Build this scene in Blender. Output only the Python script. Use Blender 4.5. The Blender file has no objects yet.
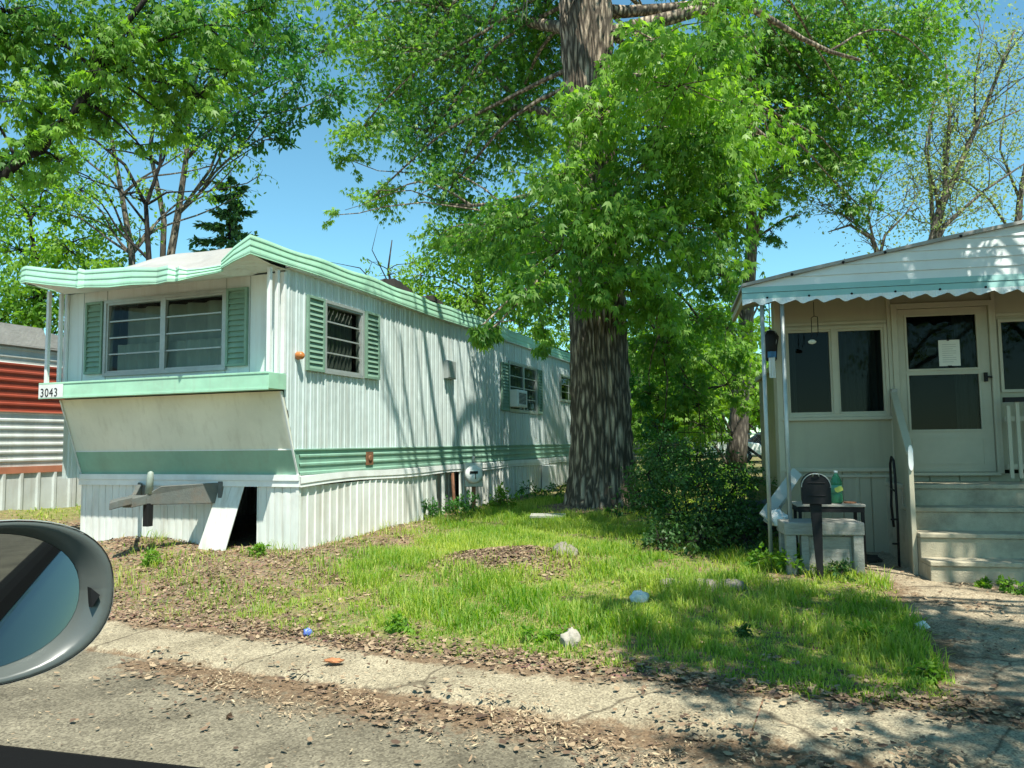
import bpy, math, random
import numpy as np
from mathutils import Vector, Matrix, noise as mnoise

R = math.radians
rng = np.random.default_rng(7)
random.seed(7)
SC = bpy.context.scene
COL = SC.collection

# ------------------------------------------------------------------ camera
CAM_H, FOC = 1.45, 765.0
PITCH, ROLL = math.atan(59 / 765.0), R(0.66)
cam_d = bpy.data.cameras.new('camera')
cam = bpy.data.objects.new('camera', cam_d)
COL.objects.link(cam)
F_ = Vector((0, math.cos(PITCH), math.sin(PITCH)))
U0 = Vector((0, -math.sin(PITCH), math.cos(PITCH)))
R0 = Vector((1, 0, 0))
R_ = math.cos(ROLL) * R0 - math.sin(ROLL) * U0
U_ = math.sin(ROLL) * R0 + math.cos(ROLL) * U0
M = Matrix((R_, U_, -F_)).transposed().to_4x4()
M.translation = Vector((0, 0, CAM_H))
cam.matrix_world = M
cam_d.sensor_width = 36.0
cam_d.lens = 36.0 * FOC / 1024.0
cam_d.clip_start = 0.05
cam_d.clip_end = 2000
SC.camera = cam

# ------------------------------------------------------------------ world, sun, exposure
SUN_EL = R(62)
SUN_H = Vector((0.35, -0.937)).normalized()
world = bpy.data.worlds.new('World')
SC.world = world
world.use_nodes = True
wn = world.node_tree
wn.nodes.clear()
sky = wn.nodes.new('ShaderNodeTexSky')
sky.sky_type = 'NISHITA'
sky.sun_disc = False
sky.sun_elevation = SUN_EL
sky.sun_rotation = math.atan2(SUN_H.x, SUN_H.y)
sky.air_density = 1.0
sky.dust_density = 0.0
sky.ozone_density = 1.0
bg = wn.nodes.new('ShaderNodeBackground')
bg.inputs['Strength'].default_value = 0.10
wo = wn.nodes.new('ShaderNodeOutputWorld')
tint = wn.nodes.new('ShaderNodeMixRGB')      # clear spring sky, a little towards cyan
tint.blend_type = 'MULTIPLY'; tint.inputs[0].default_value = 1.0
tint.inputs[2].default_value = (0.80, 1.28, 1.20, 1)
wn.links.new(sky.outputs[0], tint.inputs[1])
wn.links.new(tint.outputs[0], bg.inputs['Color'])
wn.links.new(bg.outputs[0], wo.inputs['Surface'])

sun_d = bpy.data.lights.new('sun', 'SUN')
sun_d.energy = 5.0
sun_d.angle = R(0.5)
sun_d.color = (1.0, 0.975, 0.86)
sun = bpy.data.objects.new('sun', sun_d)
COL.objects.link(sun)
SUN_DIR = Vector((SUN_H.x * math.cos(SUN_EL), SUN_H.y * math.cos(SUN_EL), math.sin(SUN_EL)))
sun.rotation_euler = SUN_DIR.to_track_quat('Z', 'Y').to_euler()
sun.location = SUN_DIR * 60

SC.view_settings.view_transform = 'Standard'
SC.view_settings.look = 'None'
SC.view_settings.exposure = 0.75
SC.view_settings.gamma = 1.0
SC.view_settings.use_curve_mapping = False
SC.cycles.use_denoising = True
SC.cycles.max_bounces = 8
SC.cycles.transparent_max_bounces = 12
SC.cycles.caustics_reflective = False
SC.cycles.caustics_refractive = False


def at(px, py, Y):
    """point at distance Y (metres along the street-facing axis) seen in that direction of the photograph"""
    d = (px - 512) / FOC * R_ - (py - 384) / FOC * U_ + F_
    return Vector((0, 0, CAM_H)) + d * (Y / d.y)


def onz(px, py, z):
    d = (px - 512) / FOC * R_ - (py - 384) / FOC * U_ + F_
    return Vector((0, 0, CAM_H)) + d * ((z - CAM_H) / d.z)


# ------------------------------------------------------------------ tagging
def tag(o, label=None, cat=None, group=None, kind=None):
    if label: o['label'] = label
    if cat: o['category'] = cat
    if group: o['group'] = group
    if kind: o['kind'] = kind
    return o


def thing(name, label, cat, loc=(0, 0, 0), rotz=0.0, group=None):
    o = bpy.data.objects.new(name, None)
    COL.objects.link(o)
    o.empty_display_size = 0.2
    o.location = loc
    o.rotation_euler = (0, 0, rotz)
    return tag(o, label, cat, group)


# ------------------------------------------------------------------ mesh builder
class MB:
    def __init__(s):
        s.v = []; s.f = []; s.mi = []; s.cur = 0; s.sm = []; s.smooth = False

    def face(s, idx):
        s.f.append(list(idx)); s.mi.append(s.cur); s.sm.append(s.smooth)

    def add(s, pts):
        n = len(s.v); s.v.extend([tuple(p) for p in pts]); return list(range(n, n + len(pts)))

    def poly(s, pts):
        s.face(s.add(pts))

    def box(s, x0, x1, y0, y1, z0, z1):
        if x0 > x1: x0, x1 = x1, x0
        if y0 > y1: y0, y1 = y1, y0
        if z0 > z1: z0, z1 = z1, z0
        i = s.add([(x0, y0, z0), (x1, y0, z0), (x1, y1, z0), (x0, y1, z0), (x0, y0, z1), (x1, y0, z1), (x1, y1, z1), (x0, y1, z1)])
        for q in ((0, 3, 2, 1), (4, 5, 6, 7), (0, 1, 5, 4), (1, 2, 6, 5), (2, 3, 7, 6), (3, 0, 4, 7)):
            s.face([i[k] for k in q])

    def prism(s, pts, off):
        off = Vector(off)
        a = s.add(pts); b = s.add([Vector(p) + off for p in pts]); n = len(pts)
        s.face(a[::-1]); s.face(b)
        for k in range(n):
            s.face([a[k], a[(k + 1) % n], b[(k + 1) % n], b[k]])

    def tube(s, pts, rad, n=8, cap=True, twist=0.0):
        pts = [Vector(p) for p in pts]
        if not hasattr(rad, '__len__'): rad = [rad] * len(pts)
        rings = []
        ref = None
        for k, p in enumerate(pts):
            d = (pts[min(k + 1, len(pts) - 1)] - pts[max(k - 1, 0)]).normalized()
            if ref is None:
                ref = d.orthogonal().normalized()
            ref = (ref - d * ref.dot(d))
            ref = ref.normalized() if ref.length > 1e-6 else d.orthogonal().normalized()
            bi = d.cross(ref)
            rings.append(s.add([p + (ref * math.cos(2 * math.pi * j / n + twist) + bi * math.sin(2 * math.pi * j / n + twist)) * rad[k] for j in range(n)]))
        sm = s.smooth; s.smooth = n > 5
        for k in range(len(rings) - 1):
            for j in range(n):
                s.face([rings[k][j], rings[k][(j + 1) % n], rings[k + 1][(j + 1) % n], rings[k + 1][j]])
        s.smooth = sm
        if cap:
            s.face(rings[0][::-1]); s.face(rings[-1])

    def bar(s, p0, p1, w, h, up=(0, 0, 1)):
        p0, p1 = Vector(p0), Vector(p1); d = (p1 - p0).normalized(); up = Vector(up)
        r = d.cross(up).normalized(); u = r.cross(d)
        s.prism([p0 - r * w / 2 - u * h / 2, p0 + r * w / 2 - u * h / 2, p0 + r * w / 2 + u * h / 2, p0 - r * w / 2 + u * h / 2], p1 - p0)

    def lathe(s, prof, c=(0, 0, 0), n=20, axis='Z'):
        rings = []
        for r, h in prof:
            ring = []
            for j in range(n):
                a = 2 * math.pi * j / n
                if axis == 'Z': p = (c[0] + r * math.cos(a), c[1] + r * math.sin(a), c[2] + h)
                elif axis == 'Y': p = (c[0] + r * math.cos(a), c[1] + h, c[2] + r * math.sin(a))
                else: p = (c[0] + h, c[1] + r * math.cos(a), c[2] + r * math.sin(a))
                ring.append(p)
            rings.append(s.add(ring))
        sm = s.smooth; s.smooth = True
        for k in range(len(rings) - 1):
            for j in range(n):
                s.face([rings[k][j], rings[k][(j + 1) % n], rings[k + 1][(j + 1) % n], rings[k + 1][j]])
        s.smooth = sm
        s.face(rings[0][::-1]); s.face(rings[-1])

    def grid(s, rows, smooth=None):
        ids = [s.add(r) for r in rows]
        sm = s.smooth
        if smooth is not None: s.smooth = smooth
        for a, b in zip(ids, ids[1:]):
            for k in range(len(a) - 1):
                s.face([a[k], a[k + 1], b[k + 1], b[k]])
        s.smooth = sm

    def build(s, name, mat, parent=None, zoff=0.0, bevel=0.0, seg=2, recalc=False):
        me = bpy.data.meshes.new(name)
        v = s.v if not zoff else [(x, y, z + zoff) for x, y, z in s.v]
        me.from_pydata(v, [], s.f)
        mats = mat if isinstance(mat, (list, tuple)) else [mat]
        for m in mats: me.materials.append(m)
        if len(mats) > 1: me.polygons.foreach_set('material_index', s.mi)
        me.polygons.foreach_set('use_smooth', s.sm)
        if recalc:
            import bmesh
            bm = bmesh.new(); bm.from_mesh(me); bmesh.ops.recalc_face_normals(bm, faces=bm.faces); bm.to_mesh(me); bm.free()
        me.update()
        o = bpy.data.objects.new(name, me)
        COL.objects.link(o)
        if parent: o.parent = parent
        if bevel:
            b = o.modifiers.new('bevel', 'BEVEL'); b.width = bevel; b.segments = seg; b.limit_method = 'ANGLE'; b.angle_limit = R(40)
        return o


def np_mesh(name, verts, quads, mat, parent=None, rnd=None, tri=False, smooth=False):
    """fast mesh from numpy arrays; rnd is a per-vertex tint number"""
    k = 3 if tri else 4
    me = bpy.data.meshes.new(name)
    nv, nf = len(verts), len(quads)
    me.vertices.add(nv); me.vertices.foreach_set('co', np.ascontiguousarray(verts, dtype=np.float32).ravel())
    me.loops.add(nf * k); me.loops.foreach_set('vertex_index', np.ascontiguousarray(quads, dtype=np.int32).ravel())
    me.polygons.add(nf)
    me.polygons.foreach_set('loop_start', np.arange(0, nf * k, k, dtype=np.int32))
    me.polygons.foreach_set('loop_total', np.full(nf, k, dtype=np.int32))
    if smooth: me.polygons.foreach_set('use_smooth', np.ones(nf, dtype=bool))
    if rnd is not None:
        at_ = me.attributes.new('rnd', 'FLOAT', 'POINT'); at_.data.foreach_set('value', np.ascontiguousarray(rnd, dtype=np.float32))
    me.materials.append(mat)
    me.update(calc_edges=True)
    o = bpy.data.objects.new(name, me)
    COL.objects.link(o)
    if parent: o.parent = parent
    return o


# ------------------------------------------------------------------ materials
def _nodes(name):
    m = bpy.data.materials.new(name); m.use_nodes = True
    nt = m.node_tree
    return m, nt, nt.nodes['Principled BSDF'], nt.nodes, nt.links


def c4(c, k=1.0):
    return (min(1, c[0] * k), min(1, c[1] * k), min(1, c[2] * k), 1)


def pm(name, col, rough=0.6, var=0.18, scale=3.0, stretch=(1, 1, 1), dirt=None, dirt_amt=0.0, dirt_scale=1.2,
       bump=0.0, bump_scale=60.0, metal=0.0, spec=0.5):
    """painted / weathered surface: base colour with mottling, a dirt layer, fine bump"""
    m, nt, b, N, L = _nodes(name)
    tc = N.new('ShaderNodeTexCoord'); mp = N.new('ShaderNodeMapping'); mp.inputs['Scale'].default_value = stretch
    L.new(tc.outputs['Object'], mp.inputs['Vector'])
    n1 = N.new('ShaderNodeTexNoise'); n1.inputs['Scale'].default_value = scale; n1.inputs['Detail'].default_value = 7; n1.inputs['Roughness'].default_value = 0.65
    L.new(mp.outputs[0], n1.inputs['Vector'])
    r1 = N.new('ShaderNodeValToRGB'); r1.color_ramp.elements[0].position = 0.3; r1.color_ramp.elements[1].position = 0.72
    r1.color_ramp.elements[0].color = c4(col, 1 - var); r1.color_ramp.elements[1].color = c4(col, 1 + var * 0.6)
    L.new(n1.outputs['Fac'], r1.inputs[0])
    out = r1.outputs[0]
    if dirt:
        n2 = N.new('ShaderNodeTexNoise'); n2.inputs['Scale'].default_value = dirt_scale; n2.inputs['Detail'].default_value = 9; n2.inputs['Roughness'].default_value = 0.7
        L.new(mp.outputs[0], n2.inputs['Vector'])
        r2 = N.new('ShaderNodeValToRGB'); r2.color_ramp.elements[0].position = 0.46; r2.color_ramp.elements[1].position = 0.74
        r2.color_ramp.elements[0].color = (0, 0, 0, 1); r2.color_ramp.elements[1].color = (dirt_amt,) * 3 + (1,)
        L.new(n2.outputs['Fac'], r2.inputs[0])
        mx = N.new('ShaderNodeMixRGB'); mx.inputs[2].default_value = c4(dirt)
        L.new(r2.outputs[0], mx.inputs[0]); L.new(out, mx.inputs[1]); out = mx.outputs[0]
    L.new(out, b.inputs['Base Color'])
    b.inputs['Roughness'].default_value = rough; b.inputs['Metallic'].default_value = metal; b.inputs['Specular IOR Level'].default_value = spec
    if bump:
        n3 = N.new('ShaderNodeTexNoise'); n3.inputs['Scale'].default_value = bump_scale; n3.inputs['Detail'].default_value = 6
        L.new(tc.outputs['Object'], n3.inputs['Vector'])
        bp = N.new('ShaderNodeBump'); bp.inputs['Strength'].default_value = bump; bp.inputs['Distance'].default_value = 0.02
        L.new(n3.outputs['Fac'], bp.inputs['Height']); L.new(bp.outputs[0], b.inputs['Normal'])
    return m


def leaf_mat(name, c0, c1, trans=0.45, tcol=None, rough=0.45):
    m, nt, b, N, L = _nodes(name)
    a = N.new('ShaderNodeAttribute'); a.attribute_name = 'rnd'
    r = N.new('ShaderNodeValToRGB'); r.color_ramp.elements[0].color = c4(c0); r.color_ramp.elements[1].color = c4(c1)
    L.new(a.outputs['Fac'], r.inputs[0]); L.new(r.outputs[0], b.inputs['Base Color'])
    b.inputs['Roughness'].default_value = rough; b.inputs['Specular IOR Level'].default_value = 0.3
    t = N.new('ShaderNodeBsdfTranslucent')
    hs = N.new('ShaderNodeHueSaturation'); hs.inputs['Hue'].default_value = 0.495; hs.inputs['Saturation'].default_value = 1.15; hs.inputs['Value'].default_value = 1.7
    L.new(r.outputs[0], hs.inputs['Color']); L.new(hs.outputs[0], t.inputs['Color'])
    mx = N.new('ShaderNodeMixShader'); mx.inputs[0].default_value = trans
    L.new(b.outputs[0], mx.inputs[1]); L.new(t.outputs[0], mx.inputs[2])
    L.new(mx.outputs[0], N['Material Output'].inputs['Surface'])
    return m


def rnd_mat(name, cols, rough=0.8):
    m, nt, b, N, L = _nodes(name)
    a = N.new('ShaderNodeAttribute'); a.attribute_name = 'rnd'
    r = N.new('ShaderNodeValToRGB'); r.color_ramp.interpolation = 'LINEAR'
    el = r.color_ramp.elements
    for i in range(len(cols) - 2): el.new((i + 1) / (len(cols) - 1))
    for i, c in enumerate(cols):
        el[i].position = i / (len(cols) - 1); el[i].color = c4(c)
    L.new(a.outputs['Fac'], r.inputs[0]); L.new(r.outputs[0], b.inputs['Base Color'])
    b.inputs['Roughness'].default_value = rough
    return m


def glass_mat(name, tint=(0.62, 0.68, 0.62), fac=0.55):
    """thin window pane: mostly see-through, with a sky reflection that grows at grazing angles"""
    m, nt, b, N, L = _nodes(name)
    t = N.new('ShaderNodeBsdfTransparent'); t.inputs[0].default_value = c4(tint)
    g = N.new('ShaderNodeBsdfGlossy'); g.inputs['Roughness'].default_value = 0.03
    fr = N.new('ShaderNodeFresnel'); fr.inputs['IOR'].default_value = 1.5
    ad = N.new('ShaderNodeMath'); ad.operation = 'MULTIPLY'; ad.inputs[1].default_value = fac; L.new(fr.outputs[0], ad.inputs[0])
    mx = N.new('ShaderNodeMixShader'); L.new(ad.outputs[0], mx.inputs[0]); L.new(t.outputs[0], mx.inputs[1]); L.new(g.outputs[0], mx.inputs[2])
    L.new(mx.outputs[0], N['Material Output'].inputs['Surface'])
    return m


def bark_mat(name, c0, c1, scale=(9, 9, 1.6), bump=0.9):
    m, nt, b, N, L = _nodes(name)
    tc = N.new('ShaderNodeTexCoord'); mp = N.new('ShaderNodeMapping'); mp.inputs['Scale'].default_value = scale
    L.new(tc.outputs['Object'], mp.inputs['Vector'])
    v = N.new('ShaderNodeTexVoronoi'); v.feature = 'DISTANCE_TO_EDGE'; v.inputs['Scale'].default_value = 1.3
    n = N.new('ShaderNodeTexNoise'); n.inputs['Scale'].default_value = 1.6; n.inputs['Detail'].default_value = 8; n.inputs['Roughness'].default_value = .7
    L.new(mp.outputs[0], n.inputs['Vector'])
    mxv = N.new('ShaderNodeMixRGB'); mxv.inputs[0].default_value = 0.35
    L.new(mp.outputs[0], mxv.inputs[1]); L.new(n.outputs['Color'], mxv.inputs[2]); L.new(mxv.outputs[0], v.inputs['Vector'])
    ml = N.new('ShaderNodeMath'); ml.operation = 'MULTIPLY'; L.new(v.outputs['Distance'], ml.inputs[0]); ml.inputs[1].default_value = 2.2
    ad = N.new('ShaderNodeMath'); ad.operation = 'MULTIPLY'; L.new(ml.outputs[0], ad.inputs[0]); L.new(n.outputs['Fac'], ad.inputs[1])
    r = N.new('ShaderNodeValToRGB'); r.color_ramp.elements[0].color = c4(c0); r.color_ramp.elements[1].color = c4(c1)
    r.color_ramp.elements[0].position = 0.08; r.color_ramp.elements[1].position = 0.5
    L.new(ad.outputs[0], r.inputs[0]); L.new(r.outputs[0], b.inputs['Base Color'])
    bp = N.new('ShaderNodeBump'); bp.inputs['Strength'].default_value = bump; bp.inputs['Distance'].default_value = 0.05
    L.new(ad.outputs[0], bp.inputs['Height']); L.new(bp.outputs[0], b.inputs['Normal'])
    b.inputs['Roughness'].default_value = 0.9; b.inputs['Specular IOR Level'].default_value = 0.15
    return m


MINT = (0.40, 0.70, 0.50)
m_mint = pm('mint_paint', MINT, 0.5, 0.14, 2.5, dirt=(0.30, 0.36, 0.28), dirt_amt=0.5)
m_band = pm('green_band_paint', (0.26, 0.46, 0.35), 0.55, 0.15, 2.5, dirt=(0.25, 0.28, 0.22), dirt_amt=0.45)
m_siding = pm('pale_siding', (0.63, 0.71, 0.70), 0.5, 0.10, 2.0, (1, 1, .25), dirt=(0.36, 0.38, 0.35), dirt_amt=0.5, dirt_scale=1.6)
def weather(m, streak=(0.30, 0.22, 0.15), amt=.5, dent=.25):
    '''rust and rain runs down the sheet, and shallow dents'''
    nt = m.node_tree; N, L = nt.nodes, nt.links; b = N['Principled BSDF']
    src = b.inputs['Base Color'].links[0].from_socket
    tc = N.new('ShaderNodeTexCoord'); mp = N.new('ShaderNodeMapping'); mp.inputs['Scale'].default_value = (11, 11, .55); L.new(tc.outputs['Object'], mp.inputs['Vector'])
    n = N.new('ShaderNodeTexNoise'); n.inputs['Scale'].default_value = 1.0; n.inputs['Detail'].default_value = 6; n.inputs['Roughness'].default_value = .6; L.new(mp.outputs[0], n.inputs['Vector'])
    r = N.new('ShaderNodeValToRGB'); r.color_ramp.elements[0].position = .52; r.color_ramp.elements[0].color = (0, 0, 0, 1); r.color_ramp.elements[1].position = .8; r.color_ramp.elements[1].color = (amt,) * 3 + (1,); L.new(n.outputs['Fac'], r.inputs[0])
    mx = N.new('ShaderNodeMixRGB'); mx.inputs[2].default_value = c4(streak); L.new(r.outputs[0], mx.inputs[0]); L.new(src, mx.inputs[1])
    n2 = N.new('ShaderNodeTexNoise'); n2.inputs['Scale'].default_value = .75; n2.inputs['Detail'].default_value = 3; L.new(tc.outputs['Object'], n2.inputs['Vector'])
    r2 = N.new('ShaderNodeValToRGB'); r2.color_ramp.elements[0].position = .35; r2.color_ramp.elements[0].color = (.89, .90, .89, 1); r2.color_ramp.elements[1].position = .65; r2.color_ramp.elements[1].color = (1, 1, 1, 1); L.new(n2.outputs['Fac'], r2.inputs[0])
    m2 = N.new('ShaderNodeMixRGB'); m2.blend_type = 'MULTIPLY'; m2.inputs[0].default_value = 1; L.new(mx.outputs[0], m2.inputs[1]); L.new(r2.outputs[0], m2.inputs[2])
    L.new(m2.outputs[0], b.inputs['Base Color'])
    n3 = N.new('ShaderNodeTexNoise'); n3.inputs['Scale'].default_value = 2.6; n3.inputs['Detail'].default_value = 2; L.new(tc.outputs['Object'], n3.inputs['Vector'])
    bp = N.new('ShaderNodeBump'); bp.inputs['Strength'].default_value = dent; bp.inputs['Distance'].default_value = .06; L.new(n3.outputs['Fac'], bp.inputs['Height']); L.new(bp.outputs[0], b.inputs['Normal'])
    return m


m_frontw = pm('white_front_panel', (0.72, 0.76, 0.74), 0.5, 0.08, 2.0, (1, 1, .3), dirt=(0.45, 0.44, 0.38), dirt_amt=0.35)
m_beige = pm('beige_panel', (0.82, 0.80, 0.67), 0.6, 0.06, 1.5, dirt=(0.45, 0.42, 0.32), dirt_amt=0.25)
m_skirt = pm('white_skirting', (0.74, 0.76, 0.72), 0.55, 0.10, 2.5, (1, 1, .5), dirt=(0.40, 0.36, 0.28), dirt_amt=0.5, dirt_scale=1.8)
weather(m_siding, (0.30, 0.27, 0.21), .7); weather(m_frontw, (.42, .36, .26), .4, .15); weather(m_beige, (.42, .37, .27), .35, .2); weather(m_skirt, (.34, .28, .19), .65, .2); weather(m_mint, (.34, .42, .32), .4, .2); weather(m_band, (.24, .3, .23), .45, .2)
m_trim = pm('white_trim', (0.78, 0.80, 0.78), 0.5, 0.1, 4, dirt=(0.42, 0.40, 0.34), dirt_amt=0.45)
m_shut = pm('shutter_green', (0.19, 0.31, 0.23), 0.55, 0.15, 5)
m_alu = pm('aluminium_frame', (0.40, 0.43, 0.41), 0.4, 0.15, 8, metal=0.3)
m_roof = pm('coated_roof', (0.36, 0.35, 0.33), 0.8, 0.2, 2.5, dirt=(0.25, 0.23, 0.2), dirt_amt=0.7, bump=.3, bump_scale=20)
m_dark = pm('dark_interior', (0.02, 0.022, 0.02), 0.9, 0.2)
m_under = pm('underfloor', (0.05, 0.045, 0.04), 0.9, 0.2)
m_black = pm('black_iron', (0.012, 0.012, 0.013), 0.6, 0.2, 12, spec=.25)
m_hitch = pm('grey_steel', (0.12, 0.13, 0.12), 0.6, 0.25, 8, dirt=(0.2, 0.12, 0.07), dirt_amt=0.5, dirt_scale=5, bump=.2)
m_rust = pm('rusty_metal', (0.22, 0.10, 0.05), 0.8, 0.35, 15)
m_orange = pm('amber_plastic', (0.45, 0.16, 0.04), 0.35, 0.15, 20)
m_curt = pm('pale_curtain', (0.50, 0.54, 0.48), 0.9, 0.25, 3, (1, 1, .3))
m_curt2 = pm('grey_curtain', (0.16, 0.17, 0.16), 0.9, 0.2, 3, (3, 3, .3))
m_glass = glass_mat('window_glass')
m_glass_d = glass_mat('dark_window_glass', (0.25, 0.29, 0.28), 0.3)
m_red = pm('red_siding', (0.30, 0.055, 0.028), 0.55, 0.18, 2.5, dirt=(0.2, 0.07, 0.05), dirt_amt=0.5)
m_oldw = pm('old_white_siding', (0.56, 0.59, 0.57), 0.55, 0.12, 2, dirt=(0.38, 0.36, 0.3), dirt_amt=0.6)
m_cream = pm('cream_siding', (0.42, 0.385, 0.27), 0.6, 0.08, 2, dirt=(0.36, 0.34, 0.26), dirt_amt=0.4)
m_creamtrim = pm('cream_trim', (0.46, 0.42, 0.31), 0.55, 0.08, 5)
weather(m_cream, (.30, .27, .2), .45, .12); weather(m_oldw, (.34, .30, .24), .55, .2)
m_gable = pm('gable_siding', (0.72, 0.76, 0.76), 0.5, 0.07, 2, dirt=(0.45, 0.45, 0.42), dirt_amt=0.3)
m_teal = pm('teal_fascia', (0.28, 0.50, 0.48), 0.45, 0.1, 3, dirt=(0.3, 0.4, 0.38), dirt_amt=0.35)
m_conc = pm('step_concrete', (0.47, 0.41, 0.295), 0.9, 0.22, 4, dirt=(0.17, 0.15, 0.11), dirt_amt=0.85, dirt_scale=3, bump=.35, bump_scale=90)
m_wood = pm('weathered_wood', (0.36, 0.35, 0.31), 0.85, 0.25, 5, (1, 6, 6), dirt=(0.16, 0.15, 0.12), dirt_amt=0.6, dirt_scale=4, bump=.3)
m_stone = pm('field_stone', (0.24, 0.21, 0.175), 0.9, 0.3, 6, dirt=(0.2, 0.18, 0.14), dirt_amt=0.6, dirt_scale=5, bump=.5, bump_scale=30)
m_gstone = pm('upright_stone', (0.40, 0.36, 0.30), 0.9, 0.25, 6, bump=.5, bump_scale=30)
m_wstone = pm('pale_stone', (0.74, 0.72, 0.68), 0.85, 0.15, 8, bump=.4, bump_scale=30)
m_paper = pm('paper', (0.72, 0.70, 0.60), 0.8, 0.05, 6)
m_bark = bark_mat('furrowed_bark', (0.085, 0.068, 0.052), (0.60, 0.48, 0.36), (13, 13, 2.2), .55)
m_bark2 = bark_mat('grey_bark', (0.08, 0.07, 0.058), (0.30, 0.26, 0.21), (14, 14, 3), .5)
m_bark3 = bark_mat('dark_bark', (0.02, 0.018, 0.016), (0.075, 0.065, 0.055), (14, 14, 3), .5)
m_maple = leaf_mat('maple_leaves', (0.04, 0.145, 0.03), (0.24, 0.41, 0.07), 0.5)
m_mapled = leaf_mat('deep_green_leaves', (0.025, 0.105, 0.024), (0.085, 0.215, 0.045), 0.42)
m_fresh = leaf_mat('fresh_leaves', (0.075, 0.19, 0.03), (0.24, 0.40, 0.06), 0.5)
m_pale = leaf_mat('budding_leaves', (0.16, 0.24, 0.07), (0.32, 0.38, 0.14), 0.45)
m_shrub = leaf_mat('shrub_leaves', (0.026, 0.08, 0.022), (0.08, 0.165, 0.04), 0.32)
m_needle = leaf_mat('spruce_needles', (0.05, 0.13, 0.05), (0.14, 0.26, 0.09), 0.3)
m_grass = leaf_mat('grass_blades', (0.11, 0.26, 0.025), (0.50, 0.55, 0.14), 0.55)
m_litter = rnd_mat('dry_leaves', [(0.07, 0.04, 0.025), (0.16, 0.10, 0.062), (0.26, 0.175, 0.105), (0.36, 0.265, 0.165), (0.50, 0.40, 0.25)])
# ------------------------------------------------------------------ terrain
ROAD_P = np.array([-2.827, 5.493]); ROAD_D = np.array([0.9115, -0.4111]); ROAD_N = np.array([0.4111, 0.9115])
TR_A = R(20.4)
TR_O = np.array([-2.565, 9.212])
HS_A = R(12)
HS_O = np.array([2.62, 7.9])


def road_dist(x, y):
    return (x - ROAD_P[0]) * ROAD_N[0] + (y - ROAD_P[1]) * ROAD_N[1]


def sstep(t):
    t = np.clip(t, 0, 1); return t * t * (3 - 2 * t)


def wob(x, y, f=1.0, s=0.0):
    return (np.sin(x * 1.7 * f + s) * np.cos(y * 1.3 * f + 1.3 * s) + 0.6 * np.sin(x * 3.1 * f + y * 2.3 * f + 2 * s) + 0.4 * np.sin(x * 5.3 * f - y * 4.7 * f + 3.1 * s)) / 2.0


def ground_z(x, y):
    x = np.asarray(x, float); y = np.asarray(y, float)
    D = road_dist(x, y)
    z = -0.04 + 0.085 * sstep((D - 0.45) / 0.35)
    z = z + 0.16 * sstep((D - 0.8) / 3.0) + 0.016 * np.clip(D - 3.6, 0, 14)
    z = z + 0.40 * sstep((-x - 5.5) / 4.5) * sstep((D - 1.0) / 2)
    z = z - 0.09 * sstep((x - 1.2) / 1.4) * sstep((D - 0.8) / 2) * sstep((9.5 - y) / 1.5)
    bump = sstep((D - 0.7) / 0.5)
    z = z + bump * 0.022 * wob(x, y, 1.0) + bump * 0.008 * wob(x, y, 3.1, 2.0)
    z = z + 0.15 * np.exp(-(((x + .02) / 0.75) ** 2 + ((y - 8.05) / 0.6) ** 2))      # heap of old leaves and soil on the lawn
    z = z + 0.12 * np.exp(-(((x + 4.75) / 0.7) ** 2 + ((y - 9.75) / 0.5) ** 2))      # soil washed up against the skirting
    z = z + 0.16 * np.exp(-(((x - 1.5) ** 2 + (y - 13.1) ** 2) / 1.0))               # root flare
    far = sstep((np.hypot(x, y) - 60) / 60)
    return z * (1 - far) - 0.04 * far * 0


def gz(x, y):
    return float(ground_z(x, y))


def axis_pts(lo, hi, step, far, g=1.16):
    a = list(np.arange(lo, hi + 1e-6, step))
    d = step; p = hi; out = []
    while p < far: d *= g; p += d; out.append(p)
    d = step; p = lo; pre = []
    while p > -far: d *= g; p -= d; pre.append(p)
    return np.array(pre[::-1] + a + out)


xs = axis_pts(-9, 8, 0.09, 600); ys = axis_pts(2.5, 18, 0.09, 600)
XX, YY = np.meshgrid(xs, ys, indexing='xy')
ZZ = ground_z(XX, YY)
ZZ = ZZ + np.where((road_dist(XX, YY) > .7) & (np.hypot(XX, YY) < 25), rng.normal(0, 0.004, ZZ.shape), 0)
nx, ny = len(xs), len(ys)
gv = np.stack([XX.ravel(), YY.ravel(), ZZ.ravel()], 1)
ii = (np.arange(ny - 1)[:, None] * nx + np.arange(nx - 1)[None, :]).ravel()
gq = np.stack([ii, ii + 1, ii + nx + 1, ii + nx], 1)


# how grassy the ground is, by place (0 bare soil, 1 lawn)
LAWN_R = [onz(948, 696, .05), onz(925, 650, .06), onz(908, 615, .10), onz(880, 588, .12), onz(850, 572, .13)]


def right_edge(y):
    py = np.array([p.y for p in LAWN_R]); px = np.array([p.x for p in LAWN_R])
    o = np.argsort(py)
    return np.interp(y, py[o], px[o])


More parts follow.
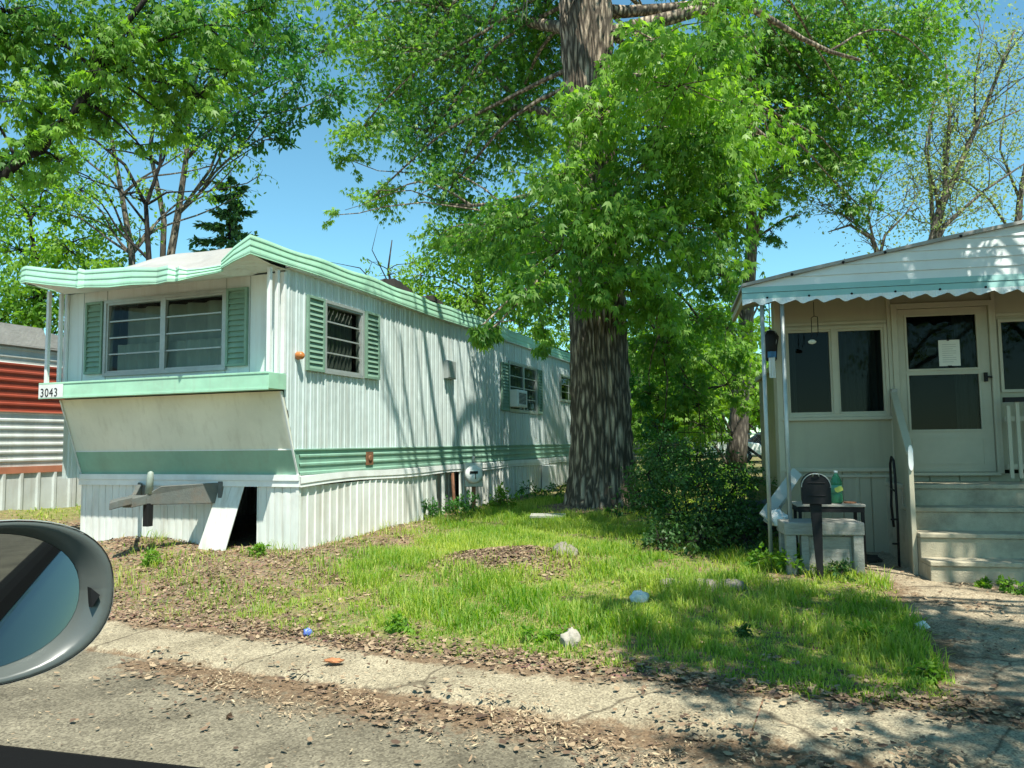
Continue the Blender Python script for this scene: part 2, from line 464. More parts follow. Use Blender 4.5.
def grassy(x, y):
    D = road_dist(x, y)
    g = sstep((D - 0.72 - 0.12 * wob(x, y, 2.5, 1.0)) / 0.25)
    left = np.maximum(sstep((x + 2.75 - (y - 6.5) * 0.22 + 0.55 * wob(x, y, 1.3, 4.0)) / 1.7), .10)
    behind = sstep((-x - 6.6) / 0.8)
    g = g * np.maximum(left, behind)
    g = g * (1 - 0.97 * np.exp(-((((x + .02) / 0.85) ** 2 + ((y - 8.05) / 0.7) ** 2) ** 2)))
    g = g * (1 - sstep((x - right_edge(y) - .02 - 0.06 * wob(x, y, 3, 1)) / 0.08) * sstep((12 - y) / 3))
    dt = np.hypot(x - 1.5, y - 13.1)
    g = g * sstep((dt - 0.75) / 0.6)
    g = g * (1 - 0.85 * np.exp(-(((x - 1.95) / 0.85) ** 2 + ((y - 7.75) / 0.42) ** 2)))
    g = g * (1 - .8 * np.exp(-((((x - 2.1) / 1.0) ** 2 + ((y - 9.3) / .9) ** 2) ** 2)))
    patch = 0.55 + 0.9 * wob(x, y, 1.1, 7.0)
    g = g * np.clip(0.50 + patch * 0.7 + .25 * wob(x, y, 3.7, 2.2), 0.10, 1)
    return np.clip(g, 0, 1)


def ground_mat():
    m, nt, b, N, L = _nodes('soil_and_thatch')
    a = N.new('ShaderNodeAttribute'); a.attribute_name = 'rnd'
    tc = N.new('ShaderNodeTexCoord')
    n = N.new('ShaderNodeTexNoise'); n.inputs['Scale'].default_value = 7; n.inputs['Detail'].default_value = 10; n.inputs['Roughness'].default_value = .75
    L.new(tc.outputs['Object'], n.inputs['Vector'])
    v = N.new('ShaderNodeTexVoronoi'); v.inputs['Scale'].default_value = 38; v.inputs['Randomness'].default_value = 1
    L.new(tc.outputs['Object'], v.inputs['Vector'])
    soil = N.new('ShaderNodeValToRGB'); e = soil.color_ramp.elements
    e[0].position = .28; e[0].color = (0.10, 0.068, 0.045, 1); e[1].position = .74; e[1].color = (0.40, 0.30, 0.20, 1)
    k = e.new(.5); k.color = (0.235, 0.165, 0.11, 1)
    L.new(n.outputs['Fac'], soil.inputs[0])
    chips = N.new('ShaderNodeMixRGB'); chips.blend_type = 'OVERLAY'; chips.inputs[0].default_value = .55
    L.new(soil.outputs[0], chips.inputs[1]); L.new(v.outputs['Color'], chips.inputs[2])
    bw = N.new('ShaderNodeRGBToBW'); L.new(chips.outputs[0], bw.inputs[0])
    desat = N.new('ShaderNodeMixRGB'); desat.inputs[0].default_value = .6
    L.new(chips.outputs[0], desat.inputs[1]); L.new(soil.outputs[0], desat.inputs[2])
    grs = N.new('ShaderNodeValToRGB'); e = grs.color_ramp.elements
    e[0].position = .3; e[0].color = (0.07, 0.12, 0.018, 1); e[1].position = .7; e[1].color = (0.33, 0.31, 0.11, 1)
    n2 = N.new('ShaderNodeTexNoise'); n2.inputs['Scale'].default_value = 16; n2.inputs['Detail'].default_value = 8
    L.new(tc.outputs['Object'], n2.inputs['Vector']); L.new(n2.outputs['Fac'], grs.inputs[0])
    mx = N.new('ShaderNodeMixRGB'); L.new(a.outputs['Fac'], mx.inputs[0]); L.new(desat.outputs[0], mx.inputs[1]); L.new(grs.outputs[0], mx.inputs[2])
    L.new(mx.outputs[0], b.inputs['Base Color'])
    b.inputs['Roughness'].default_value = .95; b.inputs['Specular IOR Level'].default_value = .1
    bp = N.new('ShaderNodeBump'); bp.inputs['Strength'].default_value = .7; bp.inputs['Distance'].default_value = .03
    ad = N.new('ShaderNodeMath'); L.new(n.outputs['Fac'], ad.inputs[0]); L.new(v.outputs['Distance'], ad.inputs[1])
    L.new(ad.outputs[0], bp.inputs['Height']); L.new(bp.outputs[0], b.inputs['Normal'])
    return m


gg = grassy(gv[:, 0], gv[:, 1]) * 0.75
o = np_mesh('ground', gv, gq, ground_mat(), rnd=gg, smooth=True)
tag(o, kind='structure')


def pave_mat(name, cols, scale_ag=220, crack=0.0, dirtband=None, bump=.35):
    m, nt, b, N, L = _nodes(name)
    tc = N.new('ShaderNodeTexCoord')
    n = N.new('ShaderNodeTexNoise'); n.inputs['Scale'].default_value = 1.6; n.inputs['Detail'].default_value = 10; n.inputs['Roughness'].default_value = .7
    L.new(tc.outputs['Object'], n.inputs['Vector'])
    v = N.new('ShaderNodeTexVoronoi'); v.inputs['Scale'].default_value = scale_ag * .8
    L.new(tc.outputs['Object'], v.inputs['Vector'])
    r = N.new('ShaderNodeValToRGB'); e = r.color_ramp.elements
    e[0].position = .32; e[0].color = c4(cols[0]); e[1].position = .7; e[1].color = c4(cols[1])
    L.new(n.outputs['Fac'], r.inputs[0])
    bw = N.new('ShaderNodeRGBToBW'); L.new(v.outputs['Color'], bw.inputs[0])
    agr = N.new('ShaderNodeValToRGB'); agr.color_ramp.elements[0].color = (.18, .17, .16, 1); agr.color_ramp.elements[1].color = (.80, .79, .75, 1)
    L.new(bw.outputs[0], agr.inputs[0])
    ov = N.new('ShaderNodeMixRGB'); ov.blend_type = 'OVERLAY'; ov.inputs[0].default_value = .85
    L.new(r.outputs[0], ov.inputs[1]); L.new(agr.outputs[0], ov.inputs[2])
    out = ov.outputs[0]
    if crack:
        vc = N.new('ShaderNodeTexVoronoi'); vc.feature = 'DISTANCE_TO_EDGE'; vc.inputs['Scale'].default_value = .9
        nd = N.new('ShaderNodeTexNoise'); nd.inputs['Scale'].default_value = 4; nd.inputs['Detail'].default_value = 5
        L.new(tc.outputs['Object'], nd.inputs['Vector'])
        mm = N.new('ShaderNodeMixRGB'); mm.inputs[0].default_value = .12; L.new(tc.outputs['Object'], mm.inputs[1]); L.new(nd.outputs['Color'], mm.inputs[2])
        L.new(mm.outputs[0], vc.inputs['Vector'])
        cr = N.new('ShaderNodeValToRGB'); cr.color_ramp.elements[0].color = (crack,) * 3 + (1,); cr.color_ramp.elements[1].color = (0, 0, 0, 1); cr.color_ramp.elements[1].position = .012
        L.new(vc.outputs['Distance'], cr.inputs[0])
        mc = N.new('ShaderNodeMixRGB'); mc.inputs[2].default_value = (0.06, 0.045, 0.03, 1)
        L.new(cr.outputs[0], mc.inputs[0]); L.new(out, mc.inputs[1]); out = mc.outputs[0]
    a = N.new('ShaderNodeAttribute'); a.attribute_name = 'rnd'
    mp = N.new('ShaderNodeTexNoise'); mp.inputs['Scale'].default_value = 9; mp.inputs['Detail'].default_value = 8; mp.inputs['Roughness'].default_value = .75
    L.new(tc.outputs['Object'], mp.inputs['Vector'])
    s1 = N.new('ShaderNodeMath'); s1.operation = 'ADD'; L.new(a.outputs['Fac'], s1.inputs[0]); L.new(mp.outputs['Fac'], s1.inputs[1])
    rr = N.new('ShaderNodeValToRGB'); rr.color_ramp.elements[0].position = .80; rr.color_ramp.elements[0].color = (0, 0, 0, 1); rr.color_ramp.elements[1].position = 1.08; rr.color_ramp.elements[1].color = (.9, .9, .9, 1)
    L.new(s1.outputs[0], rr.inputs[0])
    md = N.new('ShaderNodeMixRGB'); mdr = N.new('ShaderNodeMixRGB'); mdr.blend_type = 'OVERLAY'; mdr.inputs[0].default_value = .7; mdr.inputs[1].default_value = (0.165, 0.108, 0.066, 1); L.new(agr.outputs[0], mdr.inputs[2])
    L.new(mdr.outputs[0], md.inputs[2])
    L.new(rr.outputs[0], md.inputs[0]); L.new(out, md.inputs[1])
    L.new(md.outputs[0], b.inputs['Base Color'])
    b.inputs['Roughness'].default_value = .92; b.inputs['Specular IOR Level'].default_value = .2
    bp = N.new('ShaderNodeBump'); bp.inputs['Strength'].default_value = bump; bp.inputs['Distance'].default_value = .012
    L.new(bw.outputs[0], bp.inputs['Height']); L.new(bp.outputs[0], b.inputs['Normal'])
    return m


def rd_pt(u, d):
    return ROAD_P[0] + ROAD_D[0] * u + ROAD_N[0] * d, ROAD_P[1] + ROAD_D[1] * u + ROAD_N[1] * d


# road: asphalt sheet, dirt attribute grows towards the concrete edge
us = np.concatenate([np.linspace(-200, -7, 40), np.linspace(-6.9, 10, 180), np.linspace(10.2, 200, 40)])
ds = np.concatenate([[-8, -6, -4], np.linspace(-3, 0.02, 46)])
rv, rq, ra = [], [], []
for j, d in enumerate(ds):
    for u in us:
        x, y = rd_pt(u, d)
        dd = d + (0.02 * wob(x, y, 4) if d > -0.2 else 0)
        x, y = rd_pt(u, dd if d > 0 else d)
        rv.append((x, y, 0.004 + 0.004 * wob(x, y, 1.2)))
        w = 0.40 + 0.30 * math.sin(u * 0.9 + 0.6) + 0.28 * math.sin(u * 0.43 - 1.0) + (.25 if u > 1.2 else 0)
        ra.append(max(0.0, min(1.0, 0.55 * (1 - abs(d + 0.10) / max(.12, w)))) if u > 0.2 else max(0, .45 * (1 - abs(d) / .12)))
n_ = len(us)
ii = (np.arange(len(ds) - 1)[:, None] * n_ + np.arange(n_ - 1)[None, :]).ravel()
rq = np.stack([ii, ii + 1, ii + n_ + 1, ii + n_], 1)
o = np_mesh('road', np.array(rv), rq, pave_mat('asphalt', ((0.095, 0.084, 0.062), (0.25, 0.222, 0.165)), 110, bump=.6), rnd=np.array(ra), smooth=True)
tag(o, kind='structure')

# concrete edge strip poured in slabs with open joints
sv, sq, sa = [], [], []
joints = [-60, -25, -11, -7.1, -4.6, -2.2, 0.15, 1.62, 4.3, 6.9, 9.5, 14, 30, 60]
for k in range(len(joints) - 1):
    u0, u1 = joints[k] + .005, joints[k + 1] - .005
    nu = max(3, int(min(60, (u1 - u0) / .08))); nd = 9
    base = len(sv); tilt = random.uniform(-.006, .006)
    for j in range(nd + 1):
        for i in range(nu + 1):
            u = u0 + (u1 - u0) * i / nu; v = j / nd
            w = 0.70 + .02 * math.sin(u * 17) + (0.5 if u > 4.2 else 0) * min(1, max(0, (u - 4.2) / .6)) + 0.05 * math.sin(u * 2.1) + .03 * math.sin(u * 5.7)
            d0 = 0.015 * math.sin(u * 3.3) + .012 * math.sin(u * 9) + .01 * math.sin(u * 23)
            d = d0 + (w - d0) * v
            x, y = rd_pt(u, d)
            edge = .035 if j in (0,) else 0
            sv.append((x, y, 0.028 + tilt * (i / nu - .5) + .01 * v - edge))
            sa.append(0.5 * max(0, 1 - (1 - v) / .35) + .42 * max(0, 1 - v / .16) + .12 + .12 * wob(x, y, 1.5, 2.))
    for j in range(nd):
        for i in range(nu):
            a0 = base + j * (nu + 1) + i
            sq.append((a0, a0 + 1, a0 + nu + 2, a0 + nu + 1))
o = np_mesh('pavement', np.array(sv), np.array(sq), pave_mat('old_concrete', ((0.21, 0.178, 0.125), (0.42, 0.365, 0.265)), 130, crack=.8, bump=.6), rnd=np.array(sa))
tag(o, kind='structure')

# driveway to the porch steps: broken concrete and grit that follows the ground
dv, dq, da = [], [], []
yv = np.linspace(3.2, 8.75, 90); nu = 70
for y in yv:
    xl = float(right_edge(y)) - .02
    for i in range(nu + 1):
        x = xl + (9.0 - xl) * (i / nu) ** 1.5
        dv.append((x, y, gz(x, y) + 0.012 + .004 * wob(x, y, 4)))
        da.append(0.32 * max(0, 1 - (x - xl) / .45) + .18 + .22 * wob(x, y, 1.4, 5.))
ii = (np.arange(len(yv) - 1)[:, None] * (nu + 1) + np.arange(nu)[None, :]).ravel()
dq = np.stack([ii, ii + 1, ii + nu + 2, ii + nu + 1], 1)
dv = np.array(dv)
keep = road_dist(dv[dq[:, 0], 0], dv[dq[:, 0], 1]) > 0.62
o = np_mesh('driveway', dv, dq[keep], pave_mat('driveway_concrete', ((0.25, 0.20, 0.14), (0.44, 0.37, 0.27)), 120, crack=.8, bump=.7), rnd=np.array(da), smooth=True)
tag(o, kind='structure')
# ------------------------------------------------------------------ siding helpers
def ribs_v(mb, P, u0, u1, zl, zh, prof, holes=()):
    """vertical ribbed sheet. P(u, off, z) -> point; prof(u) offsets; prof = (pitch, [(frac, off), ...]); zl/zh numbers or functions"""
    pitch, pr = prof
    us = {round(u0, 4), round(u1, 4)}
    k = math.floor(u0 / pitch)
    while k * pitch < u1:
        for f, _ in pr:
            u = k * pitch + f * pitch
            if u0 < u < u1: us.add(round(u, 4))
        k += 1
    for h in holes:
        for u in (h[0], h[1]):
            if u0 < u < u1: us.add(round(u, 4))
    us = sorted(us)

    def off(u):
        f = (u / pitch) % 1.0
        pp = list(pr) + [(1.0, pr[0][1])]
        for (a, oa), (b_, ob) in zip(pp, pp[1:]):
            if a <= f <= b_: return oa + (ob - oa) * (f - a) / max(1e-6, b_ - a)
        return pr[0][1]
    fl = zl if callable(zl) else (lambda u: zl)
    fh = zh if callable(zh) else (lambda u: zh)
    for a, b_ in zip(us, us[1:]):
        mid = (a + b_) / 2
        cuts = sorted([(h[2], h[3]) for h in holes if h[0] <= mid <= h[1]])
        segs = []
        lo = None
        for c in cuts:
            segs.append((lo, c[0])); lo = c[1]
        segs.append((lo, None))
        oa, ob = off(a), off(b_)
        for s0, s1 in segs:
            za, zb = (fl(a), fl(b_)) if s0 is None else (s0, s0)
            ya, yb = (fh(a), fh(b_)) if s1 is None else (s1, s1)
            if ya <= za and yb <= zb: continue
            mb.poly([P(a, oa, za), P(b_, ob, zb), P(b_, ob, yb), P(a, oa, ya)])


def ribs_h(mb, P, u0, u1, z0, z1, prof, holes=()):
    """horizontal ribbed sheet"""
    ribs_v(mb, lambda z, o_, u: P(u, o_, z), z0, z1, u0, u1, prof, [(h[2], h[3], h[0], h[1]) for h in holes])


def louvers(mb, P, u0, u1, z0, z1, pitch=.066, d=.036, fr=.032):
    """shutter: frame and tilted slats on a surface P(u, out, z)"""
    def bx(a, b_, c, e, o0, o1):
        q = [P(a, o0, c), P(b_, o0, c), P(b_, o0, e), P(a, o0, e)]
        off = Vector(P(a, o1, c)) - Vector(P(a, o0, c)); mb.prism(q, off)
    bx(u0, u0 + fr, z0, z1, 0.006, d + .008); bx(u1 - fr, u1, z0, z1, 0.006, d + .008)
    bx(u0 + fr, u1 - fr, z0, z0 + fr, 0.006, d + .006); bx(u0 + fr, u1 - fr, z1 - fr, z1, 0.006, d + .006)
    bx(u0 + fr, u1 - fr, z0 + fr, z1 - fr, 0.003, .006)
    z = z0 + fr
    while z < z1 - fr - pitch * .6:
        mb.poly([P(u0 + fr, d, z), P(u1 - fr, d, z), P(u1 - fr, .008, z + pitch), P(u0 + fr, .008, z + pitch)])
        mb.poly([P(u0 + fr, .008, z), P(u1 - fr, .008, z), P(u1 - fr, d, z), P(u0 + fr, d, z)])
        z += pitch


def rect_frame(mb, P, u0, u1, z0, z1, w, o0, o1):
    def bx(a, b_, c, e):
        q = [P(a, o0, c), P(b_, o0, c), P(b_, o0, e), P(a, o0, e)]
        off = Vector(P(a, o1, c)) - Vector(P(a, o0, c)); mb.prism(q, off)
    bx(u0 - w, u0, z0 - w, z1 + w); bx(u1, u1 + w, z0 - w, z1 + w); bx(u0, u1, z0 - w, z0); bx(u0, u1, z1, z1 + w)


def slab(mb, P, u0, u1, z0, z1, o0, o1):
    q = [P(u0, o0, z0), P(u1, o0, z0), P(u1, o0, z1), P(u0, o0, z1)]
    mb.prism(q, Vector(P(u0, o1, z0)) - Vector(P(u0, o0, z0)))


def curtain(mb, P, u0, u1, z0, z1, o_, amp=.02, n=40, open_=None):
    rows = []
    for z in (z1, (z0 + z1) / 2, z0):
        row = []
        for k in range(n + 1):
            u = u0 + (u1 - u0) * k / n
            row.append(P(u, o_ + amp * math.sin(k * 1.15 + .6 * math.sin(k * .4)) , z))
        rows.append(row)
    mb.grid(rows, smooth=True)


# ------------------------------------------------------------------ mobile home 3043
TB = 0.2
home = thing('mobile_home', 'pale green and white mobile home numbered 3043 with green shuttered windows and torn skirting', 'mobile home', (TR_O[0], TR_O[1], TB), -TR_A)
Z_ = -TB
PS = lambda y, o_, z: (o_, y, z)          # right side: out = +x
PF = lambda x, o_, z: (x, -.3 - o_, z)    # upper front wall: out = -y
PK = lambda x, o_, z: (x, -o_, z)         # skirting front
RIB = (0.152, [(0, 0), (.36, 0), (.44, .011), (.56, .011), (.64, 0), (.8, 0), (.84, .005), (.9, .005), (.94, 0)])
HRIB = (0.098, [(0, 0), (.5, .002), (.62, .014), (.82, .014), (.94, 0)])
L_END = 13.2
H1 = (.46, 1.43, 2.40, 3.265); H2 = (7.12, 8.95, 2.14, 3.13); H3 = (10.82, 12.1, 2.53, 3.15)
mb = MB()
zlow = lambda y: 1.40 if y > -.097 else min(2.06, 1.40 + (-.097 - y) / .203 * .66)
ribs_v(mb, PS, -.3, L_END, zlow, 3.60, RIB, [H1, H2, H3])
mb.build('side_wall', m_siding, home, Z_)
for y in (.44, 2.43, 4.60, 6.9, 9.4, 11.6):
    mb = MB(); mb.box(.009, .0135, y - .012, y + .012, 1.41, 3.5); mb.build('seam_strip', m_siding, home, Z_)
mb = MB()
ribs_h(mb, PS, -.0, L_END, 1.09, 1.40, (0.104, [(0, 0), (.5, .002), (.62, .014), (.82, .014), (.94, 0)]))
mb.poly([(0.003, -.097, 1.40), (0.003, 0, 1.40), (0.003, 0, 1.09)])
mb.box(.0, .02, -.09, L_END, 1.392, 1.408)
mb.build('side_band', m_band, home, Z_)
# sagging white belt along the floor line
mb = MB()
ys_ = np.linspace(-.02, L_END, 40)
for a, b_ in zip(ys_, ys_[1:]):
    fa = lambda y: .012 * math.sin(y * 1.9) + ((.016 * math.sin((y - .2) * 1.0)) if y < 3.2 else 0)
    oa = lambda y: .03 + .012 * math.sin(y * 2.3 + 1)
    q = []
    for y in (a, b_):
        q.append([(0.0, y, 1.085 + fa(y) * .3), (oa(y), y, 1.08 + fa(y)), (oa(y) + .006, y, 1.0 + fa(y)), (oa(y) - .004, y, .985 + fa(y)), (oa(y), y, .955 + fa(y)), (0.0, y, .95 + fa(y))])
    mb.grid(q)
mb.box(-3.52, .03, -.045, -.004, 1.03, 1.10); mb.box(-3.52, .03, -.03, -.004, .955, 1.028)
mb.build('floor_trim', m_trim, home, Z_)
# upper front wall
HF = (-2.77, -.875, 2.41, 3.325)
mb = MB()
ribs_v(mb, PF, -3.5, 0, 2.285, 3.5, (5, [(0, 0)]), [HF])
mb.build('front_wall', m_frontw, home, Z_)
for x in (-3.46, -3.2, -2.79, -.86, -.5):
    mb = MB(); mb.box(x - .005, x + .005, -.3042, -.3, 2.29, 3.5); mb.build('seam_strip', m_alu, home, Z_)
# slanted panels
mb = MB()
mb.prism([(-3.5, -.35, 2.085), (-.001, -.35, 2.085), (-.001, -.11, 1.403), (-3.5, -.11, 1.403)], (0, .03, 0))
mb.build('slanted_panel', m_beige, home, Z_)
mb = MB()
mb.prism([(-3.5, -.112, 1.40), (-.001, -.112, 1.40), (-.001, -.004, 1.10), (-3.5, -.004, 1.10)], (0, .03, 0))
mb.build('slanted_band', m_band, home, Z_)
mb = MB()
for x in (-.003, -3.5):
    mb.bar((x, -.365, 2.08), (x, -.012, 1.09), .022, .012, (0, -1, .3))
mb.bar((-.0, -.115, 1.402), (-3.5, -.115, 1.402), .012, .008, (0, 1, 0))
mb.build('edge_moulding', m_trim, home, Z_)
# ledge under the window
mb = MB()
mb.box(-3.56, .03, -.62, -.298, 2.10, 2.285); mb.box(-3.565, .035, -.628, -.622, 2.085, 2.115); mb.box(-3.565, .035, -.628, -.622, 2.268, 2.292)
mb.build('ledge', m_mint, home, Z_, bevel=.006)
# the number
cu = bpy.data.curves.new('house_number', 'FONT'); cu.body = '3043'; cu.size = .155; cu.extrude = .002; cu.space_character = 1.12
num = bpy.data.objects.new('house_number', cu); COL.objects.link(num); num.parent = home
num.rotation_euler = (R(90), 0, 0); num.location = (-3.53, -.631, 2.112 + Z_); num.scale = (.92, 1, 1)
cu.materials.append(m_black)
bpy.context.view_layer.update()
nm = bpy.data.meshes.new_from_object(num); nm.name = 'house_number'
num2 = bpy.data.objects.new('house_number', nm); COL.objects.link(num2); num2.parent = home
num2.rotation_euler = num.rotation_euler; num2.location = num.location; num2.scale = num.scale
bpy.data.objects.remove(num); num2.name = 'house_number'
mb = MB(); mb.box(-3.56, -3.13, -.6295, -.6285, 2.10, 2.268); mb.build('number_plate', m_trim, home, Z_)
# posts holding the front eave
for (x, y) in ((-3.50, -.57), (-3.49, -.40), (-.01, -.57), (-.01, -.43)):
    mb = MB(); mb.box(x - .022, x + .022, y - .022, y + .022, 2.287, 3.50); mb.build('eave_post', m_trim, home, Z_, bevel=.004)
for (a, b_) in ((-.035, .016), (-3.516, -3.46)):
    mb = MB(); mb.box(a, b_, -.335, -.29, 2.29, 3.5); mb.build('corner_trim', m_trim, home, Z_, bevel=.004)


def louver_window(parent, P, u0, u1, z0, z1, sashes, rows, curt=True, curt_mat=None, zoff=Z_):
    fr = MB(); rect_frame(fr, P, u0, u1, z0, z1, .04, .0, .035); rect_frame(fr, P, u0 + .028, u1 - .028, z0 + .028, z1 - .028, .028, -.06, .022)
    for k in range(1, sashes):
        c = u0 + (u1 - u0) * k / sashes; slab(fr, P, c - .04, c + .04, z0, z1, -.03, .03)
    w = fr.build('window', m_alu, parent, zoff)
    ra = MB(); pn = MB()
    for k in range(sashes):
        a = u0 + (u1 - u0) * k / sashes + .045; b_ = u0 + (u1 - u0) * (k + 1) / sashes - .045
        for j in range(rows):
            za = z0 + .03 + (z1 - z0 - .06) * j / rows; zb = z0 + .03 + (z1 - z0 - .06) * (j + 1) / rows
            pn.poly([P(a, .006, za), P(b_, .006, za), P(b_, -.012, zb), P(a, -.012, zb)])
            if j: slab(ra, P, a, b_, za - .009, za + .009, -.012, .016)
    ra.build('louver_rail', m_alu, w, zoff)
    pn.build('pane', m_glass, w, zoff)
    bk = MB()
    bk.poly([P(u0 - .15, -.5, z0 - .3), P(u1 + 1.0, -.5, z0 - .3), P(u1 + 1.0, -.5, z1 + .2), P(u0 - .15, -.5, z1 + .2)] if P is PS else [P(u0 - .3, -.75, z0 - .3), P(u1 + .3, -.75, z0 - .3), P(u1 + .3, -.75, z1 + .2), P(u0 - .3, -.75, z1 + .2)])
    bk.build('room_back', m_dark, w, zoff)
    if curt:
        c = MB()
        if curt == 'low':
            curtain(c, P, u0 + .04, u1 - .04, z0 + .0, z0 + (z1 - z0) * .42, -.13, .03, 60)
            curtain(c, P, u0 + .02, u1 - .02, z0, z1 - .02, -.30, .05, 30)
        else:
            curtain(c, P, u0 + .03, u1 - .03, z0, z1, -.16, .03, 50)
        c.build('curtain', curt_mat or m_curt2, w, zoff)
    return w


louver_window(home, PF, HF[0], HF[1], HF[2], HF[3], 2, 4, curt='low', curt_mat=m_curt)
louver_window(home, PS, H1[0] + .05, H1[1] - .05, H1[2], H1[3], 1, 4, curt=True)
louver_window(home, PS, H2[0] + .05, H2[1] - .05, H2[2], H2[3], 2, 4, curt=True)
louver_window(home, PS, H3[0] + .05, H3[1] - .05, H3[2], H3[3], 1, 3, curt=False)
for (P, a, b_, z0, z1) in ((PF, -3.13, -2.83, 2.41, 3.36), (PF, -.83, -.52, 2.41, 3.36), (PS, .09, .45, 2.365, 3.30), (PS, 1.45, 1.81, 2.37, 3.31), (PS, 6.66, 7.08, 2.11, 3.10), (PS, 8.98, 9.27, 2.11, 3.14)):
    mb = MB()
    if P is PS:
        Pq = lambda u, o_, z: PS(u, o_ + .011, z)
    else:
        Pq = PF
    louvers(mb, Pq, a, b_, z0, z1); mb.build('shutter', m_shut, home, Z_)
# roof, eaves and fascia
front_prof = [  # (x, y, top, bottom)
    (-3.46, -.97, 3.735, 3.525), (-3.38, -.985, 3.74, 3.53), (-2.95, -.98, 3.665, 3.455), (-2.52, -.985, 3.60, 3.39), (-2.47, -1.0, 3.625, 3.372), (-2.40, -.97, 3.60, 3.385),
    (-2.0, -.985, 3.585, 3.35), (-1.62, -1.0, 3.56, 3.345), (-1.25, -.99, 3.52, 3.325), (-1.05, -1.03, 3.52, 3.33), (-.98, -.98, 3.49, 3.335), (-.87, -1.05, 3.49, 3.318), (-.80, -1.0, 3.465, 3.345), (-.62, -.96, 3.47, 3.375), (-.45, -.93, 3.485, 3.395), (-.355, -.93, 3.49, 3.41), (-.34, -.975, 3.53, 3.425), (-.16, -.985, 3.66, 3.49), (.055, -.995, 3.775, 3.55)]
side_prof = [(.055 + .02 * min(1, y + .995), y, 3.775 + (.012 * math.sin(y * 1.3) + .012 * math.sin(y * 5)) * min(1, y + .995) + .006 * y, 3.55 + .012 * math.sin(y * 1.1 + 1) * min(1, y + .995)) for y in np.linspace(-.995, 6.95, 60)]
left_prof = [(-3.46 - .16 * min(1, (y + .98) / .5), y, 3.735 + .02 * min(1, (y + .98)), 3.525) for y in np.linspace(6, -.98, 8)]


def fascia(mb, path, outs):
    rows = []
    sh = [(0.0, 1.0, -.02), (.0, 1.0, .0), (.13, .80, .018), (.20, .78, .02), (.27, .74, .006), (.47, .52, .024), (.54, .50, .026), (.62, .46, .012), (.80, .24, .03), (.88, .20, .03), (.95, .1, .022), (1.0, 0.0, .024), (1.0, 0.0, -.02)]
    for (x, y, zt, zb), (ox, oy) in zip(path, outs):
        rows.append([(x + ox * (.008 + .5 * s[2]), y + oy * (.008 + .5 * s[2]), zt + (zb - zt) * s[0]) for s in sh])
    mb.grid(rows)


mb = MB()
fascia(mb, left_prof, [(-1, 0)] * 7 + [(-1, -1)])
fascia(mb, front_prof, [(-1, -1)] + [(0, -1)] * (len(front_prof) - 2) + [(1, -1)])
fascia(mb, side_prof, [(1, -1)] + [(1, 0)] * (len(side_prof) - 1))
mb.poly([(.075, 6.952, 3.80), (-.3, 6.952, 3.80), (-.3, 6.952, 3.55), (.075, 6.952, 3.55)])
mb.build('fascia', m_mint, home, Z_)
mb = MB()
fascia(mb, [(.035, y, 3.80 + .008 * math.sin(y), 3.56) for y in np.linspace(6.96, L_END + .15, 16)], [(1, 0)] * 16)
fascia(mb, [(.035 - 3.62 * k / 6, L_END + .15, 3.80, 3.56) for k in range(7)], [(0, 1)] * 7)
mb.build('fascia', m_mint, home, Z_)
# roof skin
fx = np.array([p[0] for p in front_prof]); fz = np.array([p[2] for p in front_prof]); fy = np.array([p[1] for p in front_prof])
rows = []
for k, y in enumerate([None, -.75, -.5, -.25, 0, .25, .5, .8, 1.2, 2, 3, 4.5, 6, 6.95, 9, 11, L_END + .15]):
    row = []
    for x in np.linspace(-3.455, .05, 34):
        zf = float(np.interp(x, fx, fz)) - .008; yf = float(np.interp(x, fx, fy)) + .012
        if y is None: row.append((x, yf, zf)); continue
        t = (x + 1.8) / 1.86
        crown = 3.752 + .33 * max(0, 1 - t * t) * min(1, .45 + max(0, y + .75) / 2.0) - .0 * y
        crown += .006 * max(0, y)
        w = min(1, max(0, (y + .95) / 1.25)); w = w * w * (3 - 2 * w)
        edge = min(1, min(x + 3.455, .05 - x) / .25)
        z = zf + (crown - zf) * (w if abs(t) < .9 else max(w, 1 - edge))
        z += .018 * math.sin(x * 5 + y * 3) * edge * (1 if y < 1.2 else .3)
        row.append((x, y, z))
    rows.append(row)
mb = MB(); mb.grid(rows, smooth=True); mb.build('roof', m_roof, home, Z_)
mb = MB()
rows = []
for y in (None, -.62, -.3):
    rows.append([(x, (float(np.interp(x, fx, fy)) + .01) if y is None else y, float(np.interp(x, fx, [p[3] for p in front_prof])) + .012 if y is None else (3.43 if y == -.62 else 3.5) if -3.2 < x < -.4 else 3.52) for x in np.linspace(-3.45, .05, 40)])
mb.grid(rows)
mb.box(0.0, .072, -.3, L_END, 3.545, 3.56); mb.box(-3.64, -3.5, -.3, 6, 3.53, 3.545)
mb.build('soffit', m_frontw, home, Z_)
for (y0, y1, h) in ((1.85, 2.75, .10), (3.25, 3.85, .07)):   # lifted flashing along the roof edge
    mb = MB(); mb.grid([[(.06 - .14 * k - .02 * math.sin(j * 1.3), y0 + (y1 - y0) * j / 8, 3.80 + .006 * y0 + (h * math.sin(math.pi * j / 8) ** .6) * (1 - .4 * k) + .012 * math.sin(j * 2.7)) for j in range(9)] for k in (0, 1)])
    mb.grid([[(.062 - .02 * math.sin(j * 1.3), y0 + (y1 - y0) * j / 8, 3.78 + .006 * y0 + q * (h * math.sin(math.pi * j / 8) ** .6 + .02 + .012 * math.sin(j * 2.7))) for j in range(9)] for q in (0, 1)])
    mb.build('lifted_flashing', m_under, home, Z_)
